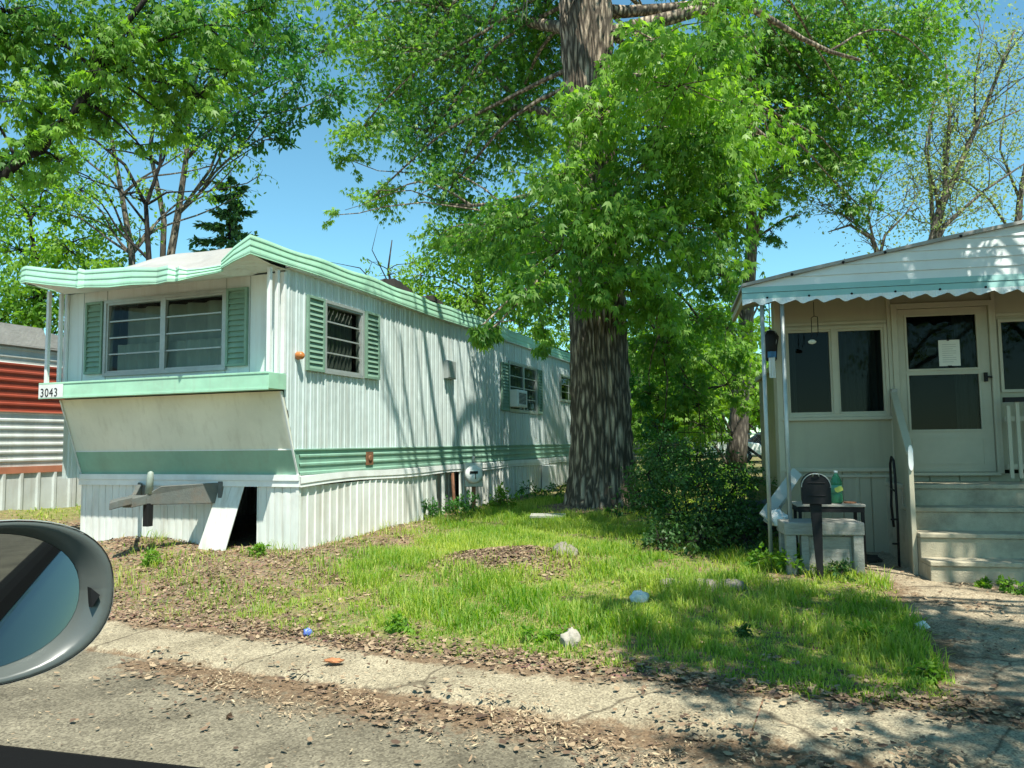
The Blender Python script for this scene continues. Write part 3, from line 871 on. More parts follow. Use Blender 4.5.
# hidden shell: far side, back, floor
mb = MB()
ribs_v(mb, lambda y, o_, z: (-3.5 - o_, y, z), -.3, L_END, 1.05, 3.6, RIB)
ribs_v(mb, lambda x, o_, z: (x, L_END + o_, z), -3.5, 0, 1.05, 3.6, RIB)
mb.build('rear_wall', m_siding, home, Z_)
mb = MB(); mb.box(-3.49, -.01, .01, L_END - .01, 1.0, 1.08); mb.build('underfloor', m_under, home, Z_)
# skirting
SKP = (.118, [(0, .0), (.04, -.012), (.08, .0), (.5, .004)])
mb = MB()
ribs_v(mb, PK, -3.5, 0, -.1, .965, SKP, [(-1.17, -.60, -.2, .966)])
for (a, b_) in ((-1.1705, -1.165), (-.6, -.595)): mb.box(a, b_, -.004, .03, 0, .96)
ribs_v(mb, PS, 0, 3.55, -.1, .955, (.16, [(0, 0), (.07, .016), (.16, .016), (.23, 0)]))
ribs_v(mb, PS, 4.62, L_END, -.1, .955, (.16, [(0, 0), (.07, .016), (.16, .016), (.23, 0)]))
ribs_v(mb, lambda y, o_, z: (-3.5 - o_, y, z), 0, L_END, -.1, .965, SKP)
ribs_v(mb, lambda x, o_, z: (x, L_END + o_, z), -3.5, 0, -.1, .965, SKP)
mb.box(-.03, .012, -.014, .03, -.1, .955)
mb.build('skirting', m_skirt, home, Z_)
mb = MB()
for k, (xa, xb, ba, bb) in enumerate(((-1.17, -.985, -1.345, -1.142), (-.978, -.79, -1.136, -.935))):
    mb.prism([(xa, -.012, .962), (xb, -.012, .955), (bb, -.17, .17), (ba, -.17, .19)], (0, .012, 0))
lp = mb.build('skirting_panel', m_skirt, home, Z_); lp['label'] = 'loose white skirting panel leaning open beside a dark gap'
mb = MB(); ribs_v(mb, lambda y, o_, z: (-.14 + o_, y, z), 3.4, 4.8, -.1, .95, (.16, [(0, 0), (.07, .016), (.16, .016), (.23, 0)])); mb.build('skirting_panel', m_alu, home, Z_)
mb = MB()
mb.bar((-.02, 3.66, .93), (.09, 3.52, .16), .13, .012, (1, 0, 0)); mb.build('skirting_panel', m_skirt, home, Z_)
mb = MB(); mb.bar((.0, 3.98, .94), (.06, 3.86, .18), .09, .012, (1, 0, 0)); mb.build('skirting_panel', m_skirt, home, Z_)
mb = MB(); mb.tube([(.03, 4.36, .05), (.03, 4.34, .55), (.01, 4.33, .95)], .03); mb.build('pipe', m_rust, home, Z_)
# hitch
m_jack = pm('pale_green_grey_steel', (.30, .36, .31), .6, .25, 10, dirt=(.2, .14, .08), dirt_amt=.5, dirt_scale=8)
hitch = MB()
hitch.prism([(-1.16, .0, 1.0), (-1.16, .0, .745), (-1.60, -.76, .775), (-1.60, -.76, .885), (-1.50, -.62, .985)], (-.03, .04, 0))
hitch.prism([(-1.16, .0, 1.0), (-1.50, -.62, .985), (-1.56, -.58, .985), (-1.22, .03, 1.0)], (0, 0, -.016))
hitch.prism([(-1.16, .0, .76), (-1.60, -.76, .79), (-1.66, -.72, .79), (-1.22, .03, .76)], (0, 0, -.016))
hitch.prism([(-2.5, .0, 1.0), (-2.5, .0, .80), (-1.80, -.76, .785), (-1.80, -.76, .90)], (.03, .04, 0))
hitch.prism([(-1.58, -.75, .89), (-1.82, -.75, .89), (-1.79, -.90, .86), (-1.64, -.90, .86)], (0, 0, -.11))
hitch.prism([(-1.64, -.89, .875), (-1.79, -.89, .875), (-1.81, -1.05, .85), (-1.75, -1.12, .82), (-1.69, -1.05, .85)], (0, 0, -.085))
hitch.prism([(-1.17, -.012, 1.015), (-1.10, -.012, 1.015), (-1.10, -.012, .74), (-1.17, -.012, .74)], (0, -.03, 0))
ho = hitch.build('tow_hitch', m_hitch, home, Z_, bevel=.008, recalc=True)
mb = MB(); mb.tube([(-1.60, -.70, .90), (-1.585, -.70, 1.08), (-1.578, -.70, 1.15), (-1.575, -.70, 1.165)], [.042, .040, .032, .012], 12)
mb.build('hitch_jack', m_jack, ho, Z_)
mb = MB(); mb.box(-1.645, -1.565, -.74, -.66, .52, .79); mb.build('jack_foot', m_black, ho, Z_, bevel=.006)
# fittings on the side
mb = MB(); mb.lathe([(.045, .011), (.05, .02), (.046, .08), (.03, .10), (.0, .105)], (0, -.07, 2.526), 14, 'X'); mb.build('marker_lamp', m_orange, home, Z_)
mb = MB(); mb.box(.011, .09, 4.0, 4.34, 2.56, 2.87); mb.box(.09, .10, 4.02, 4.32, 2.575, 2.86); mb.build('wall_vent', m_alu, home, Z_, bevel=.008)
mb = MB(); mb.box(.011, .025, 1.50, 1.68, 1.17, 1.35); mb.lathe([(.045, .025), (.045, .035), (.03, .04)], (0, 1.59, 1.26), 12, 'X'); mb.build('outlet_plate', m_rust, home, Z_)
ac = MB(); ac.box(.0, .20, 7.13, 7.76, 2.20, 2.56); aco = ac.build('air_conditioner', m_trim, home, Z_, bevel=.012)
mb = MB()
mb.box(.201, .204, 7.2, 7.68, 2.26, 2.50)
mb.build('grille', m_black, aco, Z_)
mb = MB()
for k in range(9): mb.box(.2042, .209, 7.2, 7.68, 2.27 + k * .027, 2.277 + k * .027)
rect_frame(mb, lambda u, o_, z: (.2 + o_, u, z), 7.2, 7.68, 2.26, 2.50, .03, .001, .012)
mb.build('grille_slat', m_trim, aco, Z_)
for (y, x) in ((5.6, -.5), (9.0, -.7)):
    mb = MB(); mb.lathe([(.06, 0), (.06, .14), (.10, .15), (.10, .19), (.0, .21)], (x, y, 3.84), 12); mb.build('roof_vent', m_alu, home, Z_)
# rain stained box further along the skirting
mb = MB(); mb.box(.02, .20, 9.2, 9.8, .35, .92); mb.build('utility_cover', m_trim, home, Z_, bevel=.01)

# electric meter on its own pedestal
mp_ = TR_O + 4.72 * np.array([math.sin(TR_A), math.cos(TR_A)]) + .24 * np.array([math.cos(TR_A), -math.sin(TR_A)])
gzm = gz(*mp_)
mt = thing('electric_meter', 'round glass electric meter on a grey pedestal by the green trailer skirting', 'electric meter', (mp_[0], mp_[1], gzm), -TR_A + R(25))
mb = MB(); mb.box(-.035, .035, -.03, .03, 0, .62); mb.build('pedestal', m_rust, mt)
mb = MB(); mb.box(-.16, .16, -.06, .06, .42, .84); mb.tube([(.0, 0, .84), (0, 0, .95)], .03); mb.build('meter_box', m_alu, mt, bevel=.012)
mb = MB(); mb.lathe([(.15, -.062), (.16, -.08), (.155, -.15), (.12, -.185), (.0, -.195)], (0, 0, .64), 24, 'Y'); mb.build('meter_dome', m_trim, mt)
mb = MB(); mb.box(-.07, .07, -.200, -.196, .655, .70); mb.box(.02, .035, -.200, -.196, .56, .655); mb.build('dial', m_black, mt)

# ------------------------------------------------------------------ neighbour: red and white trailer
NB = 0.45
nb_o = TR_O + 6.3 * np.array([-math.cos(TR_A), math.sin(TR_A)])
nbh = thing('mobile_home', 'old mobile home with red upper siding and white ribbed lower siding behind the green one', 'mobile home', (nb_o[0], nb_o[1], NB), -TR_A)
mb = MB()
NR = (.13, [(0, 0), (.45, .004), (.6, .022), (.8, .022), (.93, 0)])
Zn = -NB
ribs_h(mb, PS, -7, 2.2, 2.05, 2.84, NR); mb.build('red_siding', m_red, nbh, Zn)
mb = MB(); ribs_h(mb, PS, -7, 2.2, 1.16, 2.05, NR); ribs_h(mb, PS, -7, 2.2, 2.84, 3.12, NR)
mb.build('white_siding', m_oldw, nbh, Zn)
mb = MB(); ribs_h(mb, lambda y, o_, z: (-.05 + o_, y, z), 2.2, 7.5, .5, 3.2, (.09, [(0, 0), (.2, .014), (.8, .002)])); mb.build('lap_siding', m_oldw, nbh, Zn)
mb = MB(); mb.box(.0, .03, -7, 2.2, 1.05, 1.16); mb.box(.024, .034, -7, 2.2, 2.04, 2.056); mb.build('belt_trim', pm('faded_red_trim', (.42, .16, .09), .6, .2, 3), nbh, Zn)
mb = MB(); ribs_v(mb, PS, -7, 2.2, .2, 1.05, (.30, [(0, 0), (.06, .03), (.2, .03), (.26, 0)])); mb.box(-.02, .03, 2.18, 2.24, .2, 3.12); mb.build('skirting', m_oldw, nbh, Zn)
mb = MB(); mb.box(-3.1, .08, -7.1, 2.3, 3.12, 3.15)
mb.prism([(.08, -7.1, 3.15), (.08, 1.6, 3.15), (.06, 1.5, 3.44), (.06, -7.1, 3.44)], (-.04, 0, 0))
mb.prism([(.08, 1.62, 3.14), (.08, 2.3, 3.12), (.08, 2.3, 3.30), (.08, 1.62, 3.40)], (-.04, 0, 0))
mb.box(-3.1, .03, -7.1, 1.5, 3.40, 3.47)
mb.build('roof_edge', m_roof, nbh, Zn)
mb = MB(); mb.box(-3.1, -.03, -6.98, 7.48, .3, 3.1); mb.build('body', m_oldw, nbh, Zn)
# ------------------------------------------------------------------ porch house on the right
HB = 0.13
house = thing('porch_house', 'cream house with a gabled porch roof and scalloped teal awning edge over a storm door', 'house', (HS_O[0], HS_O[1], HB), -HS_A)
Zh = -HB
PW = lambda x, o_, z: (x, 1.0 - o_, z)      # front wall, out = towards the street
RX = 5.6


def roof_z(x):
    return float(np.interp(x, [-.2, 1.2, 3.4, 5.8], [3.055, 3.325, 3.70, 3.30]))


WL = (.36, 1.405, 1.735, 2.705); DR = (1.53, 2.49, 1.06, 2.915); WR = (2.57, 3.05, 1.94, 2.74)
mb = MB()
ribs_v(mb, PW, .25, RX, 1.10, lambda x: roof_z(x) - .05, (9, [(0, 0)]), [WL, DR, WR])
mb.poly([(.25, 1.0, 1.1), (.25, 1.35, 1.1), (.25, 1.35, roof_z(.25) - .05), (.25, 1.0, roof_z(.25) - .05)])
mb.build('wall', m_cream, house, Zh)
mb = MB()
ribs_v(mb, PW, .25, 1.53, -.1, 1.095, (.30, [(0, 0), (.03, -.014), (.06, 0), (.5, 0), (.52, .008), (.60, .008), (.62, 0)]))
ribs_v(mb, PW, 1.53, RX, -.1, 1.06, (.30, [(0, 0), (.03, -.014), (.06, 0)]))
mb.poly([(.25, 1.0, -.1), (.25, 1.35, -.1), (.25, 1.35, 1.1), (.25, 1.0, 1.1)])
mb.build('skirting', m_cream, house, Zh)
mb = MB()
rect_frame(mb, PW, *WL[:2], *WL[2:], .035, .0, .03)
mb.box(.845, .905, .965, 1.02, WL[2], WL[3])
mb.box(.28, 1.46, .955, 1.0, 1.665, 1.70)                # sill
mb.box(.25, 1.50, .97, .999, 1.085, 1.125)             # belt
mb.box(.25, 1.50, .98, .9985, 1.02, 1.05)
mb.box(.24, .30, .975, 1.03, 0, 3.05); mb.box(1.445, 1.485, .972, .999, 1.13, 3.2)
mb.box(2.51, 2.545, .96, .999, 1.06, 3.2)
mb.box(.30, 1.44, .985, .999, 2.76, 2.79); mb.box(2.55, 3.4, .985, .999, 2.78, 2.81); mb.box(3.1, 3.13, .98, .999, 1.06, 3.2)
mb.build('trim', m_creamtrim, house, Zh, bevel=.004)
wn_ = MB(); rect_frame(wn_, PW, WL[0] + .025, .845 - .02, WL[2] + .025, WL[3] - .025, .025, -.04, .012); rect_frame(wn_, PW, .905 + .02, WL[1] - .025, WL[2] + .025, WL[3] - .025, .025, -.04, .012)
wno = wn_.build('window', m_creamtrim, house, Zh)
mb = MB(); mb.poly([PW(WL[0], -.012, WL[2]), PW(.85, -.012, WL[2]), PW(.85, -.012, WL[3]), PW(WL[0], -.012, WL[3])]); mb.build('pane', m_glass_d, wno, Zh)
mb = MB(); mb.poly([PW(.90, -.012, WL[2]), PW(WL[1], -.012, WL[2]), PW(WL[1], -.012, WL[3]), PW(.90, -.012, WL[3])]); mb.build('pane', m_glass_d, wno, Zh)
mb = MB(); curtain(mb, PW, .92, WL[1], WL[2] - .1, WL[3], -.12, .025, 34); mb.build('curtain', m_curt2, wno, Zh)
mb = MB(); curtain(mb, PW, 2.16, 2.38, 1.5, 2.85, -.14, .02, 14); mb.build('curtain', m_curt2, house, Zh)  # pale strip added in place of faint reflections in the door glass
mb = MB(); curtain(mb, PW, .38, .48, WL[2] - .1, WL[3], -.15, .02, 10); mb.build('curtain', m_curt2, wno, Zh)
w2 = MB(); rect_frame(w2, PW, WR[0] + .03, WR[1] - .03, WR[2] + .03, WR[3] - .03, .03, -.03, .02); w2o = w2.build('window', m_creamtrim, house, Zh)
mb = MB(); mb.poly([PW(WR[0], -.012, WR[2]), PW(WR[1], -.012, WR[2]), PW(WR[1], -.012, WR[3]), PW(WR[0], -.012, WR[3])]); mb.build('pane', m_glass_d, w2o, Zh)
# storm door
df = MB(); df.box(1.485, 1.545, .95, 1.03, 1.06, 2.96); df.box(2.475, 2.51, .95, 1.03, 1.06, 2.96); df.box(1.545, 2.475, .95, 1.03, 2.90, 2.96); df.box(1.5, 2.5, .93, 1.03, 1.04, 1.075)
df.build('door_frame', m_creamtrim, house, Zh, bevel=.004)
dr = MB()
ribs_v(dr, lambda x, o_, z: (x, .985 - o_, z), 1.55, 2.47, 1.08, 2.895, (9, [(0, 0)]), [(1.63, 2.365, 1.53, 2.165), (1.63, 2.365, 2.205, 2.825)])
rect_frame(dr, lambda x, o_, z: (x, .985 - o_, z), 1.645, 2.35, 2.22, 2.81, .022, -.02, .012); rect_frame(dr, lambda x, o_, z: (x, .985 - o_, z), 1.645, 2.35, 1.545, 2.15, .022, -.02, .012)
rect_frame(dr, lambda x, o_, z: (x, .985 - o_, z), 1.66, 2.36, 1.17, 1.44, .012, 0, .006)
dro = dr.build('door', m_creamtrim, house, Zh)
mb = MB()
for (a, b_) in ((1.53, 2.165), (2.205, 2.825)):
    mb.poly([(1.63, .993, a), (2.365, .993, a), (2.365, .993, b_), (1.63, .993, b_)])
mb.build('door_pane', m_glass_d, dro, Zh)
mb = MB(); mb.box(2.40, 2.43, .945, .98, 2.06, 2.16); mb.box(2.41, 2.47, .935, .95, 2.10, 2.12); mb.build('handle', m_black, dro, Zh)
mb = MB(); mb.box(1.965, 2.18, .984, .988, 2.245, 2.535)
no = mb.build('notice', m_paper, dro, Zh); no['label'] = 'sheet of paper with faint print taped inside the door glass'
mb = MB()
for k in range(9):
    z = 2.48 - k * .024; mb.box(2.00, 2.14 - .03 * (k % 3 == 2), .9825, .9835, z, z + .006)
mb.build('print_line', pm('grey_ink', (.45, .44, .38), .8, .05), no, Zh)
mb = MB(); mb.box(2.05, 2.09, .980, .983, 2.235, 2.25); mb.build('tape', m_black, no, Zh)
mb = MB(); mb.box(2.05, 2.075, .980, .983, 2.525, 2.545); mb.build('tape', m_black, no, Zh)
mb = MB(); mb.box(1.86, 1.95, 1.02, 1.03, 2.38, 2.46); mb.build('sticker', pm('clear_sticker', (.2, .22, .2), .6, .05), dro, Zh)
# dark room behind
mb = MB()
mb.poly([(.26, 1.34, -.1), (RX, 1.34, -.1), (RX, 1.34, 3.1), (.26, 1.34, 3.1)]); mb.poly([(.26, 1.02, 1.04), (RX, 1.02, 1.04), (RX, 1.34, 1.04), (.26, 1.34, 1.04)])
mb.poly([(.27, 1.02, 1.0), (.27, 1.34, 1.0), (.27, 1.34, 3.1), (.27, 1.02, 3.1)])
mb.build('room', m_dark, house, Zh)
# long body of the house behind the porch
mb = MB(); ribs_v(mb, lambda y, o_, z: (1.3 - o_, y, z), 2.42, 13, -.1, 3.0, RIB); mb.poly([(.25, 1.35, -.1), (1.3, 1.351, -.1), (1.3, 1.351, 3.0), (.25, 1.35, 3.0)]); mb.poly([(1.3, 1.351, -.1), (1.3, 2.42, -.1), (1.3, 2.42, 3.0), (1.3, 1.351, 3.0)])
mb.poly([(RX, 1.0, -.1), (RX, 13, -.1), (RX, 13, 3.2), (RX, 1, 3.2)]); mb.poly([(1.3, 13, -.1), (RX, 13, -.1), (RX, 13, 3.2), (1.3, 13, 3.2)])
mb.box(1.2, RX + .1, 2.42, 13.1, 3.0, 3.12)
mb.build('rear_body', m_cream, house, Zh)
# roof
XR = [-.2, .3, .8, 1.2, 1.9, 2.6, 3.4, 4.2, 5.0, 5.8]
mb = MB()
rows_t = [[(x, y, roof_z(x) + .03 + .006 * math.sin(x * 4)) for x in XR] for y in (-.05, .8, 1.6)]
rows_b = [[(x, y, roof_z(x) - .004) for x in XR] for y in (-.05, .8, 1.6)]
mb.grid(rows_t); mb.grid([r[::-1] for r in rows_b]); mb.grid([rows_b[0], rows_t[0]]); mb.grid([[r[0] for r in rows_t], [r[0] for r in rows_b]]); mb.grid([rows_t[-1], rows_b[-1]])
mb.build('roof', m_roof, house, Zh)
for x in XR[1:-1]:
    mb = MB(); mb.lathe([(.016, 0), (.01, -.012), (.0, -.014)], (x, -.052, roof_z(x) + .0), 8, 'Y'); mb.build('roof_clip', m_black, house, Zh)
mb = MB()   # gable: lapped boards
zb = 3.035; k = 0
while zb < 3.72:
    zt = zb + .098
    pts = [x for x in np.linspace(-.17, 5.75, 60)]
    for a, b_ in zip(pts, pts[1:]):
        ta, tb = min(zt, roof_z(a) - .005), min(zt, roof_z(b_) - .005)
        if ta <= zb and tb <= zb: continue
        ta, tb = max(ta, zb), max(tb, zb)
        mb.poly([(a, -.018, zb), (b_, -.018, zb), (b_, -.003, tb), (a, -.003, ta)])
        mb.poly([(a, -.003, zb), (b_, -.003, zb), (b_, -.018, zb), (a, -.018, zb)])
    zb = zt
mb.build('gable', m_gable, house, Zh)
mb = MB()   # teal fascia with two grooves
for (z0, z1, o0) in ((2.985, 3.045, .03), (2.915, 2.980, .034)):
    mb.prism([(-.2, -.0, z0), (-.2, -o0, z0), (-.2, -o0 + .01, z1), (-.2, 0, z1)], (6.0, 0, 0))
mb.build('fascia', m_teal, house, Zh)
mb = MB()   # scalloped edge
ns = 240; top_, bot_ = [], []
for k in range(ns + 1):
    x = -.2 + 6.0 * k / ns
    ph = ((x + .2) / .205) % 1.0
    bot_.append((x, -.040 - .010 * math.sin(ph * 2 * math.pi), 2.868 - .018 * math.cos(ph * 2 * math.pi) + .006 * math.sin(ph * 4 * math.pi)))
    top_.append((x, -.034, 2.918))
mb.grid([top_, bot_]); mb.grid([[(p[0], p[1] + .004, p[2]) for p in bot_], [(p[0], p[1] + .004, p[2]) for p in top_]])
mb.build('scalloped_edge', m_gable, house, Zh)
for k in range(14):
    mb = MB(); mb.lathe([(.012, 0), (.01, -.01), (.0, -.012)], (.05 + k * .41, -.034, 2.925), 8, 'Y'); mb.build('rivet', m_black, house, Zh)
mb = MB()   # porch ceiling boards and ribs
for k in range(7):
    y0, y1 = .02 + k * .14, .02 + (k + 1) * .14 - .008
    mb.grid([[(x, y, roof_z(x) - .06 + (.01 if y == y0 else 0)) for x in XR] for y in (y0, y1)])
mb.build('porch_ceiling', m_cream, house, Zh)
mb = MB()
mb.box(-.18, RX, .0, .04, 2.92, 2.99); mb.bar((-.15, .5, roof_z(-.15) - .1), (1.2, .5, roof_z(1.2) - .1), .04, .06); mb.bar((1.2, .5, roof_z(1.2) - .1), (3.4, .5, roof_z(3.4) - .1), .04, .06); mb.box(-.19, -.15, .0, 1.58, 2.93, 3.0)
mb.build('rafter', m_cream, house, Zh)
for (x, zb_) in ((.0, .0), (.2, .0)):
    mb = MB(); mb.tube([(x, .03, zb_), (x, .03, 2.925)], .0215, 10); mb.build('porch_post', m_alu, house, Zh)

# steps
steps = thing('concrete_steps', 'worn tan concrete steps up to the storm door', 'steps', tuple(HS_O) + (HB,), -HS_A)
mb = MB()
SX0, SX1 = 1.355, 3.3
nz = [.315, .54, .765, .975]; fy_ = [-.45, -.18, .09, .36]
for k in range(4):
    y1 = fy_[k + 1] + .002 if k < 3 else .995
    z0 = -.1 if k == 0 else nz[k - 1] - .05
    mb.box(SX0, SX1, fy_[k] + .022, .99 - k * .002, z0, nz[k] - .045)
    mb.box(SX0 - .004, SX1, fy_[k], y1 + .025, nz[k] - .045, nz[k])
mb.build('stair_block', m_conc, steps, Zh, bevel=.009)
# railing panel beside the steps
rail = thing('stair_railing', 'solid cream railing panel sloping up beside the left of the steps', 'railing', tuple(HS_O) + (HB,), -HS_A)
mb = MB(); mb.prism([(1.315, -.05, .12), (1.455, .98, .12), (1.455, .98, 1.93), (1.445, .90, 1.93), (1.315, -.05, 1.30)], (.03, 0, 0)); mb.build('side_panel', m_cream, rail, Zh, bevel=.003)
mb = MB(); mb.bar((1.33, -.07, 1.30), (1.465, .93, 1.965), .07, .035); mb.build('handrail', m_creamtrim, rail, Zh, bevel=.006)
mb = MB(); mb.box(1.308, 1.352, -.075, -.04, .12, 1.30); mb.build('newel', m_creamtrim, rail, Zh, bevel=.004)
mb = MB(); mb.prism([(1.305 + .045 * (1 - math.cos(a)) * .5, -.082, 1.26 + .075 * math.sin(a) + (.05 if math.sin(a) > 0 else -.05)) for a in np.linspace(0, 2 * math.pi, 18)[:-1]], (0, -.012, 0)); mb.build('bracket', m_trim, rail, Zh)
mb = MB(); mb.box(1.44, 1.50, .9, .965, 1.90, 2.0); mb.build('bracket', m_wood, rail, Zh)
# picket gate on the landing
gate = thing('porch_gate', 'cream picket gate standing at the right end of the porch landing', 'gate', tuple(HS_O) + (HB,), -HS_A)
for k in range(12):
    mb = MB(); mb.box(2.50 + k * .085, 2.535 + k * .085, .70, .72, 1.02, 1.78 + .04 * (k % 2)); mb.build('picket', m_creamtrim, gate, Zh)
mb = MB(); mb.box(2.49, 3.5, .722, .745, 1.12, 1.17); mb.box(2.49, 3.5, .722, .745, 1.62, 1.67); mb.build('gate_rail', m_creamtrim, gate, Zh)
mb = MB(); mb.bar((2.48, .71, 1.845), (3.47, .71, 1.85), .06, .05); mb.build('top_rail', m_black, gate, Zh)
# bent iron leaning on the railing
HW = Matrix.Rotation(-HS_A, 3, 'Z')


def hl(x, y, z=0):
    p = HW @ Vector((x, y, 0)); return Vector((HS_O[0] + p.x, HS_O[1] + p.y, z))


irn = MB()
irn.tube([(1.275, .30, -.02), (1.268, .25, .5), (1.262, .24, .95), (1.262, .27, 1.10), (1.262, .34, 1.13), (1.262, .40, 1.06), (1.266, .42, .8), (1.268, .46, .62), (1.285, .47, .40)], .013, 8)
irn.tube([(1.268, .25, .5), (1.20, .22, .5)], .010, 6); irn.tube([(1.27, .26, .25), (1.2, .2, .26)], .01, 6)
irn.tube([(1.262, .24, .78), (1.266, .42, .8)], .010, 6)
iro = irn.build('iron_bar', m_black, None, 0)
iro.location = (HS_O[0], HS_O[1], HB); iro.rotation_euler = (0, 0, -HS_A)
tag(iro, 'bent black iron bar leaning upright against the stair railing', 'iron bar')

# mailbox
mbx = thing('mailbox', 'black rounded mailbox on a dark square post in front of the weathered stand', 'mailbox', (2.875, 7.32, gz(2.875, 7.32)), R(-19))
gb = gz(2.875, 7.32)
mb = MB()
prof = [(-.125, .0)] + [(.125 * math.cos(a), .155 + .125 * math.sin(a)) for a in np.linspace(math.pi, 0, 15)] + [(.125, .0)]
mb.prism([(x, -.02, .845 - gb + z) for x, z in prof], (0, .46, 0)); mb.build('box', m_black, mbx, bevel=.004)
mb = MB(); mb.prism([(x * 1.03, -.034, .84 - gb + z * 1.02) for x, z in prof], (0, .016, 0)); 
for z in (.07, .19): mb.box(-.08, .08, -.040, -.034, .845 - gb + z, .845 - gb + z + .012)
mb.build('door', m_black, mbx, bevel=.003)
mb = MB(); mb.tube([(-.03, -.04, 1.10 - gb), (-.02, -.055, 1.125 - gb), (.02, -.055, 1.125 - gb), (.03, -.04, 1.10 - gb)], .006, 6); mb.build('latch', m_alu, mbx)
mb = MB(); mb.tube([(.12, -.035, .845 - gb + .155)] + [(.13 * math.cos(a), -.036, .845 - gb + .155 + .13 * math.sin(a)) for a in np.linspace(0, math.pi, 12)], .004, 5); mb.build('door_rim', m_alu, mbx)
mb = MB(); mb.prism([(-.06, .0, .838 - gb), (.045, .0, .838 - gb), (.03, .0, -.15), (-.005, .0, -.15), (-.03, .0, .2)], (0, .09, 0)); mb.build('post', m_black, mbx, bevel=.004)

# weathered stand
stand = thing('wooden_stand', 'low weathered grey wooden stand with a thick top, behind the mailbox', 'stand', (3.02, 7.62, .10), R(-8))
mb = MB(); mb.box(-.36, .385, -.10, .30, .42, .545); mb.build('top', m_wood, stand, bevel=.012)
for (x0, x1, y0) in ((.28, .375, -.085), (-.20, -.13, -.07), (-.345, -.25, -.085)):
    mb = MB(); mb.box(x0, x1, y0, y0 + .09, -.08, .418); mb.build('leg', m_wood, stand, bevel=.006)
for (x0, x1) in ((.28, .375), (-.345, -.25)):
    mb = MB(); mb.box(x0, x1, .20, .29, -.08, .418); mb.build('leg', m_wood, stand, bevel=.006)
mb = MB(); mb.box(-.128, .278, -.03, -.008, .10, .40); mb.box(-.128, .278, -.06, -.038, -.05, .095); mb.box(-.248, -.202, -.05, -.03, -.05, .18); mb.build('front_board', m_wood, stand, bevel=.004)

# little table with the bottle
tab = thing('side_table', 'small dark table with thin top between the weathered stand and the house', 'table', (3.26, 8.05, .11), R(-12))
mb = MB(); mb.box(-.32, .34, -.2, .2, .655, .68); mb.build('top', m_wood, tab, bevel=.004)
mb = MB(); mb.box(-.31, .33, -.19, .19, .60, .654); mb.build('apron', m_black, tab)
for (x, y) in ((-.30, -.18), (.30, -.18), (-.30, .16), (.30, .16)):
    mb = MB(); mb.box(x, x + .03, y, y + .03, -.08, .60); mb.build('leg', m_black, tab)
TT = .11 + .68
m_bot, nt, b, N, L = _nodes('green_bottle_plastic')
b.inputs['Base Color'].default_value = (0.10, 0.42, 0.22, 1); b.inputs['Roughness'].default_value = .12; b.inputs['Transmission Weight'].default_value = .55; b.inputs['IOR'].default_value = 1.35
bt = thing('soda_bottle', 'large green plastic soda bottle with a pale cap standing on the small table', 'bottle', (3.345, 7.98, TT))
mb = MB(); mb.lathe([(.03, 0), (.054, .004), (.058, .02), (.058, .09), (.054, .10), (.054, .19), (.058, .20), (.056, .225), (.040, .265), (.022, .295), (.017, .305), (.017, .318), (.0, .318)], (0, 0, 0), 24); mb.build('bottle_body', m_bot, bt)
mb = MB(); mb.lathe([(.0555, .105), (.0555, .188)], (0, 0, 0), 24); mb.build('wrap', [pm('wrap_green', (.10, .36, .24), .4, .2, 30)], bt)
mb = MB(); mb.prism([(.045 * math.sin(a) * 1.0, -.0565, .148 + .03 * math.cos(a) + .008 * math.sin(3 * a)) for a in np.linspace(0, 6.28, 12)[:-1]], (0, -.002, 0)); mb.build('wrap_mark', pm('wrap_yellow', (.62, .66, .12), .4, .1, 20), bt)
mb = MB(); mb.lathe([(.018, .31), (.019, .335), (.0, .336)], (0, 0, 0), 16); mb.build('cap', m_trim, bt)
ds_ = MB(); ds_.lathe([(.055, 0), (.065, .012), (.06, .014), (.0, .012)], (0, 0, 0), 18)
do = ds_.build('dish', m_rust); do.location = (3.47, 7.96, TT + .001); tag(do, 'small flat reddish brown dish beside the green bottle', 'dish')

# lantern and hook under the eave
lan = thing('porch_lantern', 'dark lantern hanging at the left porch end with a blue and white rag', 'lantern', tuple(hl(.17, .85, 2.25)), -HS_A)
mb = MB(); mb.lathe([(.05, 0), (.065, .02), (.075, .16), (.095, .28), (.06, .34), (.0, .36)], (0, 0, .1), 6); mb.tube([(0, 0, .46), (0, 0, .78)], .006, 6); mb.build('lamp_body', m_black, lan)
mb = MB(); mb.grid([[(-.035 + .07 * k / 6, -.085 + .012 * math.sin(k * 2.1 + j), .14 - j * .06) for k in range(7)] for j in range(5)], smooth=True); mb.build('white_rag', m_trim, lan)
mb = MB(); mb.grid([[(-.045 + .09 * k / 6, -.092 + .012 * math.sin(k * 1.7 + j), .20 - j * .035) for k in range(7)] for j in range(3)], smooth=True); mb.build('blue_rag', pm('blue_cloth', (.06, .18, .34), .8, .2, 20), lan)
mb = MB(); mb.tube([(.03, -.02, .2), (.06, -.05, .32), (.05, -.03, .45), (-.03, -.03, .46), (-.07, -.04, .38)], .004, 5); mb.build('wire', m_alu, lan)
hk = thing('hanging_hook', 'thin wire hook with a small pale shell hanging in front of the porch window', 'wind chime', tuple(hl(.60, .55, 2.62)), -HS_A)
mb = MB(); mb.tube([(0, 0, .34), (0, 0, .18)], .004, 5); mb.tube([(.0, 0, .18), (.035, 0, .17), (.035, 0, .0), (.01, 0, -.05)], .005, 5); mb.tube([(.0, 0, .18), (-.03, 0, .16), (-.03, 0, -.09)], .004, 5); mb.build('wire', m_black, hk)
mb = MB(); mb.lathe([(.0, -.03), (.035, -.02), (.045, .0), (.02, .02), (.0, .022)], (-.03, 0, -.10), 10); mb.build('shell', m_paper, hk)

